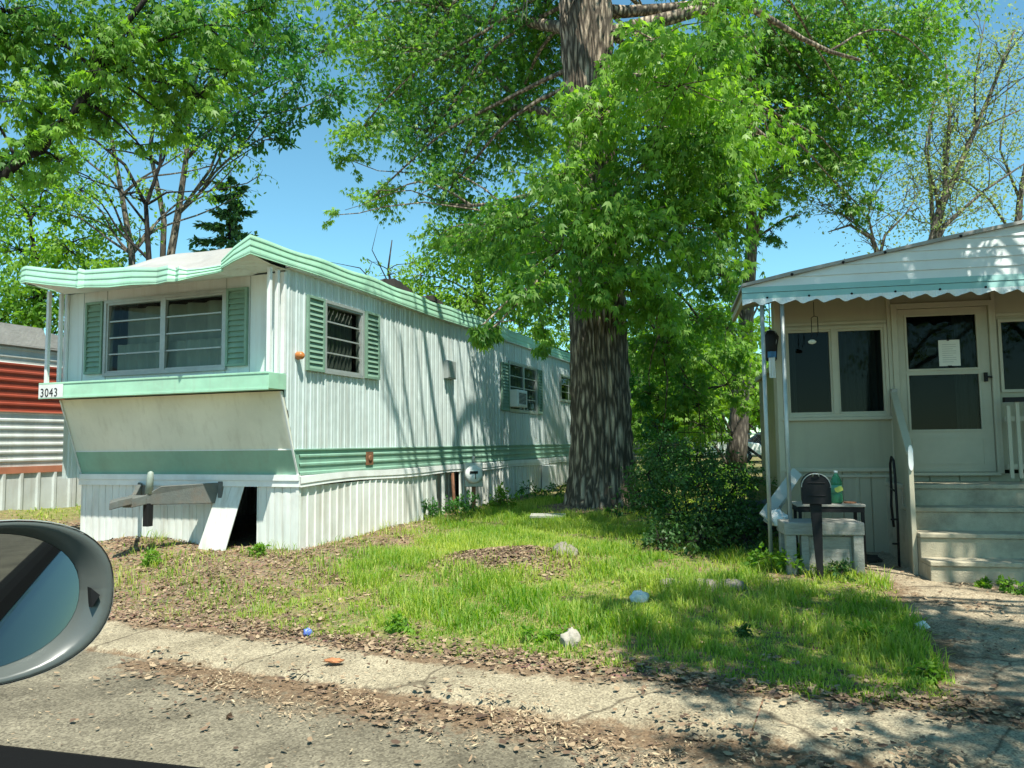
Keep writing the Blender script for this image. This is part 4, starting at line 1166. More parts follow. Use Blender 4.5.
# boards and bags at the corner of the house
bd = MB()
p0, p1 = at(797, 472, 8.6), at(764, 517, 8.2)
bd.bar(p0, p1, .12, .02, (0.2, -.8, .5)); bd.bar(p0 + Vector((.05, .12, .0)), p1 + Vector((.08, .15, -.08)), .10, .02, (.3, -.8, .5))
bdo = bd.build('leaning_board', m_oldw); tag(bdo, 'white board leaning against the corner of the cream house behind the porch posts', 'board')


def lump(name, mat, c, sx, sy, sz, seed, n=20, amp=.3, label=None, cat=None, group=None, freq=1.0):
    """crumpled or rough closed lump"""
    mb = MB(); mb.smooth = True
    rows = []
    for j in range(n + 1):
        th = math.pi * j / n; row = []
        for i in range(2 * n):
            ph = math.pi * i / n
            d = Vector((math.sin(th) * math.cos(ph), math.sin(th) * math.sin(ph), math.cos(th)))
            r = 1 + amp * mnoise.noise(d * 1.6 * freq + Vector((seed, 0, seed * 2))) + amp * .5 * mnoise.noise(d * 4.2 * freq + Vector((0, seed, 1)))
            row.append((d.x * sx * r, d.y * sy * r, max(-sz * .55, d.z * sz * r)))
        row.append(row[0]); rows.append(row)
    mb.grid(rows, smooth=True)
    o = mb.build(name, mat); o.location = c
    if label: tag(o, label, cat, group)
    return o


p = at(779, 520, 8.0); lump('plastic_bag', m_trim, p, .11, .10, .10, 3.1, 18, .35, 'crumpled white plastic bag caught between the porch posts and the stand', 'plastic bag')
p = at(752, 505, 9.8); lump('junk_tarp', pm('grey_tarp', (.10, .105, .10), .7, .3, 8), (p.x, p.y, .40), .32, .36, .30, 5.5, 26, .35, 'dark grey tarp heaped over junk beside the shrub', 'tarp', freq=1.6)
p = at(745, 528, 9.2); o = lump('torn_plastic', m_trim, p, .07, .03, .13, 8.3, 18, .4, 'torn strip of white plastic hanging from the dark tarp', 'plastic sheet', freq=1.7)

# stones
q = hl(.98, .62, .14); lump('rubble', pm('dark_rubble', (.04, .034, .028), .9, .5, 14), q, .24, .16, .07, 31, 18, .5, 'low heap of dark rubble between the stand and the stair railing', 'rubble', freq=2.0)
for (px, py, zz, s, seed, lab, mm) in ((640, 599, .12, (.075, .06, .07), 1.0, 'pale white stone alone in the middle of the grass', m_wstone),
                                      (571, 642, .07, (.07, .05, .085), 2.0, 'upright grey stone at the lawn edge by the pavement', m_gstone),
                                      (564, 556, .25, (.13, .11, .09), 3.0, 'rounded brown stone at the end of the leaf heap', m_stone)):
    q = onz(px, py + 3, zz); lump('stone', mm, (q.x, q.y, gz(q.x, q.y) + s[2] * .25), *s, seed, 16, .35, lab, 'stone')
for k, (px, py, w, lab) in enumerate(((670, 588, .12, 'leftmost edging stone half buried below the dark shrub'), (703, 588, .16, 'widest edging stone in the row below the dark shrub'), (731, 586, .12, 'edging stone at the right end of the row below the shrub'))):
    q = onz(px, py, .16); lump('edging_stone', m_stone, (q.x, q.y, gz(q.x, q.y) - .01), w * 1.1, .12, .085, 11 + k, 16, .22, lab, 'stone', 'stones edging the shrub bed')
# flat board lying in the grass
q = onz(548, 524, .25); mb = MB(); mb.box(-.26, .26, -.10, .10, 0, .035); fb = mb.build('flat_board', m_wood, bevel=.004); fb.location = (q.x, q.y, gz(q.x, q.y) + .10); fb.rotation_euler = (R(6), 0, R(-8)); tag(fb, 'weathered flat board lying in the grass near the big trunk', 'board')
# bits of rubbish
q = onz(308, 635, .05); lump('bottle_cap', pm('blue_plastic', (.10, .16, .50), .4, .1, 20), (q.x, q.y, gz(q.x, q.y) + .02), .035, .028, .03, 21, 12, .4, 'small blue plastic scrap among the leaves by the pavement', 'litter', freq=1.5)
q = onz(922, 626, .10); lump('paper_scrap', m_trim, (q.x, q.y, gz(q.x, q.y) + .05), .045, .04, .03, 23, 12, .5, 'small white and bluish scrap at the right edge of the grass', 'litter', freq=1.5)
q = onz(334, 664, .04); lump('dead_leaf', pm('rust_leaf', (.42, .17, .07), .7, .2, 20), (q.x, q.y, .062), .06, .035, .014, 25, 12, .6, 'large rust brown dead leaf lying on the concrete strip', 'leaf', freq=1.8)

# ------------------------------------------------------------------ car the picture is taken from
cc = Vector((-.9115, .4111, 0)); cn = Vector((.4111, .9115, 0))


def cp(c, n, z): return Vector((0, 0, 0)) + cc * c + cn * n + Vector((0, 0, z))


car = thing('car', 'dark car with a silver grey door mirror seen close up at the left edge', 'car', (0.7, 1.2, 0))
co = Vector((0.7, 1.2, 0))
m_cpaint = pm('grey_blue_car_paint', (0.018, 0.023, 0.03), .22, .05, 3); m_cpaint.node_tree.nodes['Principled BSDF'].inputs['Coat Weight'].default_value = .8
m_silver = pm('satin_grey_trim', (0.085, 0.096, 0.09), .3, .06, 3)
m_seal = pm('matt_black_rubber', (.006, .006, .006), .9, .1, 10, spec=.1)
m_mirror, nt, b, N, L = _nodes('mirror_glass'); b.inputs['Base Color'].default_value = (.30, .315, .31, 1); b.inputs['Metallic'].default_value = 1; b.inputs['Roughness'].default_value = .02
SZ = 1.105


def sill(c, n, z): return cp(c, n, z - .077 * (c - .68)) - co


sec = [(.545, SZ - .03), (.575, SZ - .004), (.64, SZ - .004), (.66, SZ - .02), (.73, SZ - .13), (.80, SZ - .28), (.83, SZ - .45), (.80, SZ - .75), (.60, SZ - .78), (.545, SZ - .4)]
mb = MB(); ids = []
for c in (-3.4, -1.6, -.6, .3, 1.15): ids.append([sill(c, n, z) for n, z in sec + sec[:1]])
mb.grid(ids, smooth=True); mb.poly(ids[0][:-1]); mb.poly(ids[-1][:-1]); mb.build('door_panel', m_cpaint, car)
mb = MB(); mb.grid([[sill(c, n, z) for n, z in [(.52, SZ - .08), (.555, SZ - .006), (.59, SZ + .008), (.615, SZ + .008), (.64, SZ - .002)]] for c in (-3.3, -1.6, -.5, .4, 1.12)]); mb.build('window_seal', m_seal, car)

mb = MB(); mb.prism([sill(-1.15, .735, SZ - .10), sill(-1.165, .735, SZ - .10), sill(-1.165, .842, SZ - .5), sill(-1.15, .842, SZ - .5)], cn * .004); mb.build('door_gap', m_seal, car)
mb = MB(); mb.tube([sill(-.82, .80, SZ - .22), sill(-.84, .845, SZ - .22), sill(-1.02, .845, SZ - .22), sill(-1.04, .80, SZ - .22)], .014, 8); mb.build('door_handle', m_alu, car)
mb = MB(); mb.bar(sill(-3.3, .652, SZ + .006), sill(-.7, .652, SZ + .006), .012, .014); mb.build('chrome_strip', m_alu, car)
# door mirror: outline on a plane facing back towards the driver
MT = 1.13
mdir = ((-10 - 512) / FOC * R_ - (604 - 384) / FOC * U_ + F_)
mc = Vector((0, 0, CAM_H)) + mdir * (MT / mdir.y)
mnorm = (cc * -.932 + cn * -.36 + Vector((0, 0, .02))).normalized()
me1 = Vector((0, 0, 1)).cross(mnorm).normalized(); me2 = mnorm.cross(me1)


def mloop(a, b_, e, push, cx=0.0, cy=0.0, n=48, skew=0.0):
    out = []
    for k in range(n):
        t = 2 * math.pi * k / n
        ct, st = math.cos(t), math.sin(t)
        x = a * math.copysign(abs(ct) ** (2 / e), ct); y = b_ * math.copysign(abs(st) ** (2 / e), st)
        y += skew * x
        out.append(mc + me1 * (x + cx) + me2 * (y + cy) - mnorm * push - co)
    out.append(out[0]); return out


MA, MB_ = .166, .118
mb = MB()
mb.grid([mloop(MA * .70, MB_ * .68, 2.4, .17, -.02), mloop(MA * .86, MB_ * .85, 2.4, .12), mloop(MA * .96, MB_ * .95, 2.4, .05), mloop(MA, MB_, 2.4, .012), mloop(MA * .995, MB_ * .99, 2.4, .0)], smooth=True)
l = mloop(MA * .70, MB_ * .68, 2.4, .17, -.02); mb.poly(l[:-1])
mh = mb.build('mirror_housing', m_cpaint, car)
mb = MB()
mb.grid([mloop(MA * .995, MB_ * .99, 2.4, .0), mloop(MA * .97, MB_ * .955, 2.4, -.003), mloop(MA * .93, MB_ * .91, 2.3, .004, -.004), mloop(MA * .84, MB_ * .85, 2.2, .022, -.014), mloop(MA * .83, MB_ * .84, 2.2, .03, -.014)], smooth=True)
mb.build('mirror_surround', m_silver, mh)
mb = MB(); mb.grid([mloop(MA * 1.004, MB_ * 1.004, 2.4, .016), mloop(MA * 1.012, MB_ * 1.014, 2.4, .006), mloop(MA * 1.004, MB_ * 1.004, 2.4, -.002)], smooth=True); mb.build('rim_highlight', m_alu, mh)  # lighter ring that puts the shell's edge highlight into the colour
mb = MB(); l = mloop(MA * .83, MB_ * .84, 2.2, .026, -.014); mb.poly(l[:-1]); mb.build('mirror_glass', m_mirror, mh)
mb = MB(); q = [mc + me1 * (MA * u) + me2 * (MB_ * v) + mnorm * .002 - co for u, v in ((.80, .04), (.88, -.07), (.81, -.22))]
mb.prism(q, mnorm * -.02); mb.build('surround_inset', m_black, mh)
mb = MB(); mb.tube([mc - mnorm * .05 - me1 * .12 - me2 * .02 - co, mc - mnorm * .08 - me1 * .22 - me2 * .05 - co, cp(1.12, .66, 1.03) - co], [.05, .045, .05], 10); mb.build('mirror_arm', m_cpaint, mh)
# ------------------------------------------------------------------ plants
LEAF_SIMPLE = (np.array([[0, 0, 0], [.45, .26, -.06], [1, 0, -.12], [.45, -.26, -.06]], float), np.array([[0, 1, 2, 3]]))
LEAF_MAPLE = (np.array([[0, 0, 0], [1, 0, -.16], [.42, .10, 0], [.42, -.10, 0], [.76, .46, -.14], [.76, -.46, -.14], [.18, .26, .0], [.18, -.26, .0], [.28, .5, -.1], [.28, -.5, -.1]], float),
              np.array([[0, 3, 1, 2], [0, 2, 4, 6], [7, 5, 3, 0]]))
NEEDLE = (np.array([[0, .05, 0], [0, -.05, 0], [1, -.015, -.1], [1, .015, -.1]], float), np.array([[0, 1, 2, 3]]))


def unit(a): return a / np.maximum(1e-9, np.linalg.norm(a, axis=1, keepdims=True))


def leaves_mesh(name, P, A, Nn, size, tmpl, mat, parent, rnd):
    tv, tf = tmpl
    A = unit(A); B = unit(np.cross(Nn, A)); Nn = np.cross(A, B)
    n = len(P)
    V = P[:, None, :] + size[:, None, None] * (tv[None, :, 0, None] * A[:, None, :] + tv[None, :, 1, None] * B[:, None, :] + tv[None, :, 2, None] * Nn[:, None, :])
    k = len(tv)
    Q = (np.arange(n)[:, None, None] * k + tf[None]).reshape(-1, 4)
    return np_mesh(name, V.reshape(-1, 3), Q, mat, parent, np.repeat(rnd, k))


def rand_dirs(n): return unit(rng.normal(size=(n, 3)))


class Tree:
    def __init__(s, base, name, label, cat='tree', group=None):
        s.base = Vector(base); s.t = thing(name, label, cat, base, 0, group)
        s.w = MB(); s.tw = []; s.P = []; s.A = []; s.N = []; s.S = []; s.C = []

    def wood(s, pts, r, n=8):
        s.w.tube([Vector(p) - s.base for p in pts], r, n)

    def limb(s, p0, p1, r0, r1, arch=.15, wig=.06, n=7, sides=6):
        p0, p1 = Vector(p0), Vector(p1); d = (p1 - p0); L = d.length
        pts = []
        sd = rng.normal(size=3)
        for k in range(n + 1):
            t = k / n
            q = p0 + d * t + Vector((0, 0, arch * L * math.sin(math.pi * t) * (1 - .3 * t)))
            e = math.sin(math.pi * t) * L * wig
            q += Vector((math.sin(4.1 * t + sd[0] * 3) * e, math.sin(3.3 * t + sd[1] * 3) * e, math.sin(5 * t + sd[2] * 3) * e * .6))
            pts.append(q)
        s.wood(pts, [r0 + (r1 - r0) * (k / n) ** .8 for k in range(n + 1)], sides)
        return pts

    def clump(s, c, r, n, size, droop=.5, ntw=None, tint=0.0, twig_r=.012, flat=.75, spray=.22, keep_twigs=True):
        """foliage mass: twigs from the middle outwards carrying sprays of leaves"""
        c = np.array(c, float)
        ntw = ntw or max(5, int(n / 22))
        D = rand_dirs(ntw); D[:, 2] *= flat
        rad = r * (0.45 + .65 * rng.random(ntw) ** .6)
        E = c + D * rad[:, None] * np.array([1, 1, .9])
        E[:, 2] -= droop * .35 * rad * rng.random(ntw)
        if keep_twigs:
            for k in range(0, ntw, 2 if ntw > 14 else 1):
                m_ = c * .5 + E[k] * .5 + rng.normal(size=3) * r * .06 + np.array([0, 0, r * .08])
                s.wood([c, m_, E[k]], [twig_r, twig_r * .7, twig_r * .3], 4)
        idx = rng.integers(0, ntw, n)
        t = .35 + .72 * rng.random(n) ** .7
        P = c + (E[idx] - c) * t[:, None] + rng.normal(size=(n, 3)) * spray * r * np.array([1, 1, .75]) * .55
        out = unit(E[idx] - c + 1e-6)
        A = out * .55 + rng.normal(size=(n, 3)) * .55; A[:, 2] -= droop * 1.1
        Nn = rng.normal(size=(n, 3)) * .55; Nn[:, 2] += .8; Nn += out * .25
        s.P.append(P); s.A.append(A); s.N.append(Nn); s.S.append(size * (.6 + .65 * rng.random(n)))
        base = rng.random(ntw)[idx] * .45 + rng.random(n) * .55
        s.C.append(np.clip(base + tint, 0, 1))

    def done(s, leafmat, barkmat, tmpl=LEAF_SIMPLE, trunk='trunk', crown='crown'):
        w = s.w.build(trunk, barkmat, s.t) if s.w.v else None
        if s.P:
            P = np.concatenate(s.P) - np.array(s.base)
            leaves_mesh(crown, P, np.concatenate(s.A), np.concatenate(s.N), np.concatenate(s.S), tmpl, leafmat, s.t, np.concatenate(s.C))
        return s.t


def gp(x, y, dz=0.0): return Vector((x, y, gz(x, y) + dz))


# --- the big silver maple
BASE = gp(1.52, 13.1, -.25)
big = Tree(BASE, 'maple_tree', 'huge silver maple with thick furrowed trunk between the two homes', 'tree')
# trunk: fluted and furrowed surface, leaning very slightly, with a root flare
rows = []
Hs = np.concatenate([np.linspace(0, 1.2, 24), np.linspace(1.26, 12.5, 150)])
NS = 300
for h in Hs:
    cx = .02 * math.sin(h * .5) - .012 * h; cy = .02 * math.sin(h * .4 + 1) + .01 * h
    r0 = .515 - .012 * h + .22 * math.exp(-h / .40) + (.05 * math.exp(-((h - 8.9) / .8) ** 2)) - max(0, h - 9.5) * .05
    row = []
    for k in range(NS):
        a = 2 * math.pi * k / NS
        fl = .16 * math.exp(-h / .35) * math.sin(a * 5 + .6) + .03 * math.exp(-h / 1.5) * math.sin(a * 4 + 1) + .018 * math.sin(a * 3 + h * .35) + .010 * math.sin(a * 7 - h * .5)
        tw = a + .09 * math.sin(h * 1.3 + a * 2) + .10 * mnoise.noise(Vector((h * .9, a * 2, 3)))
        ridge = abs(math.sin(tw * 23 + 3.6 * mnoise.noise(Vector((math.cos(a) * 2.4, math.sin(a) * 2.4, h * 1.5))))) ** .6
        ridge *= .62 + .6 * abs(mnoise.noise(Vector((math.cos(a) * 5, math.sin(a) * 5, h * 2.6)))) * 1.6
        rd = r0 * (1 + fl) + 0.052 * (ridge - .6) + .030 * mnoise.noise(Vector((math.cos(a) * 9, math.sin(a) * 9, h * 4)))
        row.append((cx + rd * math.cos(a), cy + rd * math.sin(a), h))
    row.append(row[0]); rows.append(row)
tm = MB(); tm.grid(rows, smooth=True)
tm.build('trunk', m_bark, big.t)
TOP = BASE


def tp(h): return BASE + Vector((-.012 * h, .01 * h, h))


# upper limbs
def big_limb(h, p1, r0, r1, arch=.12, wig=.05): return big.limb(tp(h), p1, r0, r1, arch, wig, 9, 8)


lr = big_limb(8.4, at(735, 2, 13.6), .17, .10, .02, .04); big.limb(lr[-1], at(860, -60, 14.5), .10, .05, .05); big.limb(lr[-3], at(760, 60, 14), .05, .02)
big_limb(11.5, at(430, -180, 16.5), .22, .08); big_limb(11.8, at(760, -260, 15), .2, .08); big_limb(12, at(600, -300, 12), .22, .1)
ll = big_limb(7.2, at(500, 110, 16.3), .13, .05, -.02); big.limb(ll[-1], at(410, 120, 17.5), .05, .015); big.limb(ll[-3], at(430, 60, 17.3), .05, .015); big.limb(ll[-2], at(450, 190, 16.2), .04, .012)
l2 = big_limb(5.9, at(455, 205, 15.6), .085, .03, -.05, .07); big.limb(l2[-2], at(375, 190, 17), .03, .008, .1); big.limb(l2[-1], at(345, 210, 17.2), .02, .006, .1)
l3 = big_limb(8.6, at(470, 20, 16.5), .14, .05, .02); big.limb(l3[-2], at(365, 20, 18.6), .05, .012, .1)
l4 = big_limb(7.6, at(790, 150, 14.3), .11, .03, .06); big.limb(l4[-3], at(760, 190, 14.2), .03, .012)
l5 = big_limb(9.0, at(860, 60, 15), .13, .03, .05); big.limb(l5[-2], at(930, 60, 16), .03, .01)
# bare shading limbs over the lawn
for (p0h, pe) in ((10.5, Vector((-.6, 9.6, 10.9))), (9.6, Vector((.5, 9.2, 9.6)))):
    bl = big.limb(tp(p0h), pe, .12, .05, .06, .05, 9, 8)
    for q in bl[4:]:
        for k in range(2):
            e = q + Vector((rng.normal() * .5, rng.normal() * .5, -1.0 - rng.random() * 1.2)); big.limb(q, e, .022, .006, .0, .1, 5, 5)
CL = [  # px, py, distance, radius, leaves per r^2, tint
    (598, 118, 11.7, .95, 1250, .18), (648, 160, 11.7, 1.0, 1250, .15), (562, 185, 11.6, .95, 1250, .12), (622, 225, 11.3, 1.0, 1300, .12), (682, 225, 12.2, 1.1, 1200, .0), (560, 250, 11.4, .85, 1250, .10),
    (530, 292, 11.0, .62, 1200, .10), (500, 322, 10.7, .36, 1200, .12), (470, 333, 10.5, .26, 1300, .12), (612, 282, 11.4, .75, 1250, .05), (660, 296, 12.2, .8, 1200, -.05), (705, 180, 12.3, 1.05, 1150, .0), (522, 222, 13.6, 1.0, 1150, .02), (742, 130, 12.3, 1.0, 1100, .05),
    (640, 75, 12.2, .75, 1150, .15), (690, 110, 12.6, 1.0, 1150, .12), (735, 215, 12.5, .7, 1050, -.05), (545, 338, 11.2, .35, 1000, 0), (590, 60, 13.9, .3, 800, 0),
    (680, 85, 10.6, .9, 1000, .1), (655, 40, 10.4, .8, 900, .1), (705, 140, 11.2, .8, 1000, .1),
    (665, 345, 13.6, .7, 1000, .0), (700, 320, 14.0, .75, 1000, .05), (685, 385, 14.2, .6, 1000, .0), (650, 395, 13.9, .42, 1000, -.05), (722, 275, 13.5, .65, 1000, .1), (725, 355, 14.8, .55, 900, .1), (700, 425, 15.2, .5, 900, .1), (660, 440, 14.4, .45, 900, .0), (735, 400, 15.5, .4, 800, .15),
    (470, 60, 17, 1.7, 950, -.05), (405, 50, 18, 1.6, 900, .0), (362, 128, 18, .85, 800, .1), (432, 130, 17, 1.35, 850, -.1), (503, 120, 16, 1.5, 1000, -.12), (535, 50, 15.6, 1.4, 950, -.1), (378, 192, 17.5, .75, 650, .1), (452, 185, 16, 1.0, 800, -.05), (500, 232, 15.2, 1.1, 1000, 0), (352, 22, 19, 1.2, 750, .1), (548, 5, 14.5, 1.1, 900, -.1), (440, 5, 17.6, 1.5, 900, -.05), (350, 160, 18.5, .5, 600, .1), (400, 95, 18, .9, 700, .05),
    (440, 235, 15.8, .6, 650, .05), (335, 215, 18, .35, 500, .1),
    (762, 55, 20, 2.1, 950, -.12), (822, 95, 20.5, 2.0, 950, .0), (862, 35, 20.5, 2.0, 900, .0), (700, 55, 12.3, 1.0, 950, -.08), (905, 85, 21, 1.5, 800, .12), (845, 165, 20.5, 1.2, 900, .05), (858, 205, 20.5, .7, 800, 0), (785, 175, 20.3, 1.2, 800, .05), (640, 35, 12.6, .55, 900, .1), (925, 20, 20, 1.5, 700, .08), (800, 20, 19.5, 1.7, 900, -.1), (780, 120, 20, 1.4, 900, -.05), (720, 5, 12.5, .9, 900, -.1), (880, 130, 21, 1.0, 700, .1),
    (500, -90, 16, 2.2, 520, 0), (620, -140, 13.5, 2.2, 520, 0), (740, -90, 14.5, 2.2, 520, 0), (860, -70, 15.5, 1.8, 520, 0), (400, -60, 18, 1.9, 520, 0), (600, -260, 14, 2.2, 420, 0),
    (740, 60, 20.5, 1.8, 700, -.1), (700, 120, 21, 1.8, 650, -.1), (650, 60, 20, 1.6, 600, -.1), (820, 140, 21, 1.3, 700, 0), (770, 190, 21, 1.1, 600, 0)]
for (px, py, Y, r, dn, ti) in CL:
    c = at(px, py, Y)
    n = int(dn * r * r * 1.25)
    if py > -50 and r > .6:
        hh = max(5.0, min(12, c.z - BASE.z + .9)); big.limb(tp(hh), c, .05, .02, .08, .05, 7, 5)
    elif py > -50:
        near = min(CL[:19], key=lambda q: (at(*q[:3]) - c).length if q[3] > .6 else 99)
        big.limb(at(*near[:3]), c, .02, .01, .05, .05, 5, 5)
    if Y > 18.5: big.clump(c, r, int(n * .62), .16, .8, None, ti)
    elif Y < 12.8: big.clump(c, r * (.9 + .2 * rng.random()), int(n * .80), .138, 1.05, max(6, int(n / 40)), ti + .12 + .22 * rng.normal())
    else: big.clump(c, r, n, .13, .8, None, ti + .12 * rng.normal())
big.done(m_maple, m_bark, LEAF_MAPLE, trunk='limb')


def simple_tree(name, label, base, trunk_pts, r0, clumps, leafmat, barkmat, size, tmpl=LEAF_SIMPLE, extra=(), group=None, limb_r=.05, droop=.4, cat='tree', from_h=.35):
    t = Tree(base, name, label, cat, group)
    tps = [Vector(p) for p in trunk_pts]
    t.wood(tps, [r0 * (1 - .75 * k / (len(tps) - 1)) for k in range(len(tps))], 9)
    for pts, ra, rb in extra:
        t.wood(pts, [ra + (rb - ra) * k / (len(pts) - 1) for k in range(len(pts))], 6)
    for (c, r, n, ti) in clumps:
        c = Vector(c)
        k = min(range(len(tps)), key=lambda i: abs(tps[i].z - (c.z - .8 * (c - tps[i]).to_2d().length)) + (9 if tps[i].z > c.z else 0))
        t.limb(tps[k], c, limb_r, limb_r * .35, .08, .07, 7, 5)
        t.clump(c, r, n, size, droop, None, ti)
    t.done(leafmat, barkmat, tmpl)
    return t.t


def clist(rows, k=1.0): return [(at(px, py, Y), r, int(d * r * r * k), ti) for px, py, Y, r, d, ti in rows]


# --- tree overhanging from the left
b0 = gp(-11.0, 12.2, -.1)
lt = Tree(b0, 'maple_tree', 'leafy maple reaching in from the left edge with a dark slanting limb', 'tree')
lt.wood([b0, b0 + Vector((.1, 0, 2.5)), at(-70, 230, 12.6), at(-40, 140, 12.4), at(-30, 20, 12.2), at(-20, -120, 12)], [.30, .24, .2, .17, .14, .1], 12)
a_ = lt.limb(at(-45, 195, 12.5), at(42, 150, 12.4), .085, .07, .02, .05, 6, 8); a2 = lt.limb(a_[-1], at(95, 70, 12.3), .07, .06, .0, .05, 6, 8); lt.limb(a2[-1], at(150, -8, 12.2), .06, .04, .0, .04, 6, 8)
lt.limb(a2[-3], at(140, 60, 12.5), .04, .012, .05); lt.limb(a_[-2], at(70, 128, 12.7), .05, .02); lt.limb(at(95, 70, 12.3), at(70, 10, 12.6), .04, .015)
for (px, py, Y, r, d, ti) in [(30, 40, 12.6, .95, 900, .05), (95, 35, 12.4, .85, 900, .08), (20, 100, 12.3, .8, 900, .12), (75, 100, 12.8, .75, 900, .1), (150, 15, 12.6, .85, 900, .0), (205, 25, 13, .85, 850, -.05), (60, 160, 12.6, .5, 800, .15), (165, 75, 12.9, .8, 900, .1), (125, 60, 12.4, .7, 900, .12), (10, 160, 12.5, .6, 800, .1), (200, 95, 13.1, .6, 850, .15), (110, 115, 13, .6, 850, .12), (170, 120, 13.2, .5, 800, .2), (5, 10, 12.2, 1, 900, -.1), (260, 8, 13.5, .8, 800, -.1), (60, -60, 12.5, 1.5, 500, 0), (180, -70, 13, 1.4, 500, 0), (-60, 60, 12.5, 1.3, 500, 0), (140, 145, 13, .35, 700, .2), (230, 70, 13.4, .55, 800, .1), (60, 120, 12.0, .45, 900, .2), (100, 70, 11.9, .4, 900, .2), (25, 145, 12.0, .35, 900, .2), (130, 30, 11.9, .4, 900, .15)]:
    c = at(px, py, Y); lt.clump(c, r, int(d * r * r * 1.05), .145, .9, None, ti)
    if py > -40: lt.limb(min(a_ + a2, key=lambda q: (q - c).length), c, .03, .012, .05, .06, 6, 5)
lt.done(m_maple, m_bark3, LEAF_MAPLE)

# --- dense darker tree behind the green home, slender forked grey trunk
Y = 27
simple_tree('broadleaf_tree', 'slender forked tree with dense dark green crown behind the left part of the green home', gp(at(170, 300, Y).x, Y),
            [gp(at(168, 300, Y).x, Y), at(170, 260, Y), at(178, 215, Y), at(186, 160, Y), at(190, 110, Y), at(200, 60, Y)], .17,
            clist([(255, 40, 26.5, 2.2, 330, 0), (300, 85, 26, 1.6, 360, 0), (235, 115, 26, 1.6, 380, -.1), (330, 95, 26, 1.2, 330, .1), (285, 35, 27, 1.8, 330, -.05), (215, 70, 27, 1.8, 350, -.1), (290, 125, 26, 1.0, 330, 0), (210, 130, 26, 1.3, 330, 0), (265, 140, 26, .8, 300, 0), (190, 20, 27, 2.0, 330, -.1), (325, 50, 27, .9, 250, .1), (160, 110, 27, 1.3, 250, .1)], 1.0),
            m_mapled, m_bark2, .22, extra=[([at(178, 215, Y), at(210, 170, Y), at(225, 130, Y)], .07, .03), ([gp(at(160, 300, Y).x, Y), at(164, 220, Y), at(150, 150, Y), at(158, 90, Y)], .13, .05)])
Y = 24
simple_tree('broadleaf_tree', 'thin dark forked tree with sparse leaves behind the green home roof', gp(at(148, 300, Y).x, Y),
            [gp(at(148, 300, Y).x, Y), at(149, 260, Y), at(146, 205, Y), at(160, 165, Y), at(163, 120, Y)], .11,
            clist([(110, 150, 24, 1.3, 230, .2), (170, 140, 24, 1.0, 150, .1), (80, 190, 24, 1.2, 260, .2), (130, 195, 24, .9, 170, .2), (200, 190, 24, .8, 120, .1), (95, 110, 24.5, 1.3, 260, .2), (50, 160, 24.5, 1.2, 300, .2)]), m_fresh, m_bark3, .16,
            extra=[([at(146, 205, Y), at(125, 165, Y), at(95, 140, Y), at(60, 130, Y)], .07, .02), ([at(147, 225, Y), at(120, 190, Y), at(70, 172, Y)], .05, .015)])
Y = 25
simple_tree('broadleaf_tree', 'leaning thin grey trunk with light foliage at the left end of the green roof', gp(at(132, 300, Y).x, Y),
            [gp(at(136, 300, Y).x, Y), at(132, 255, Y), at(122, 195, Y), at(110, 130, Y), at(100, 90, Y)], .13, clist([(100, 90, 25, 1.3, 260, .2), (60, 130, 25, 1.3, 300, .2), (130, 100, 25, 1.1, 240, .2), (45, 180, 25, 1.2, 300, .1), (15, 200, 25, 1.2, 320, .1), (80, 215, 25, 1.0, 280, .2), (245, 155, 26, 1.0, 90, .3), (215, 165, 26, .9, 130, .2), (190, 150, 25.5, 1.0, 170, .2), (240, 195, 27, .8, 70, .2), (140, 230, 25.5, .9, 170, .2), (165, 190, 25.5, .8, 130, .2), (260, 175, 27, .7, 60, .3)]), m_fresh, m_bark2, .17)
# spruce
Y = 30
sb = gp(at(228, 300, Y).x, Y); sp = Tree(sb, 'spruce_tree', 'dark conical spruce with tiered branches just behind the green roof', 'tree')
top = at(231, 172, Y); sp.wood([sb, top], [.22, .02], 8); H_ = top.z - sb.z
for k in range(80):
    h = 1.2 + (H_ - 1.3) * (k / 80); rr = (1 - h / H_) ** .75 * 3.2 + .15; a = k * 2.4 + rng.random()
    p0 = sb + Vector((0, 0, h)); p1 = p0 + Vector((math.cos(a) * rr, math.sin(a) * rr, -.12 * rr + .05)); sp.wood([p0, p0 * .5 + p1 * .5 + Vector((0, 0, -.05 * rr)), p1], [.03, .02, .006], 4)
    rr *= .75 + .5 * rng.random(); n = int(95 * rr + 24); t_ = .15 + .85 * rng.random(n)
    P = np.array(p0) + (np.array(p1) - np.array(p0)) * t_[:, None] + rng.normal(size=(n, 3)) * np.array([.16, .16, .05]) * rr * .6
    d = np.array([math.cos(a), math.sin(a), -.15]); A = d + rng.normal(size=(n, 3)) * .5; A[:, 2] -= .25
    sp.P.append(P); sp.A.append(A); sp.N.append(rng.normal(size=(n, 3)) * .4 + np.array([0, 0, 1])); sp.S.append(.26 * (.7 + .6 * rng.random(n))); sp.C.append(rng.random(n))
sp.done(m_needle, m_bark3, LEAF_SIMPLE)


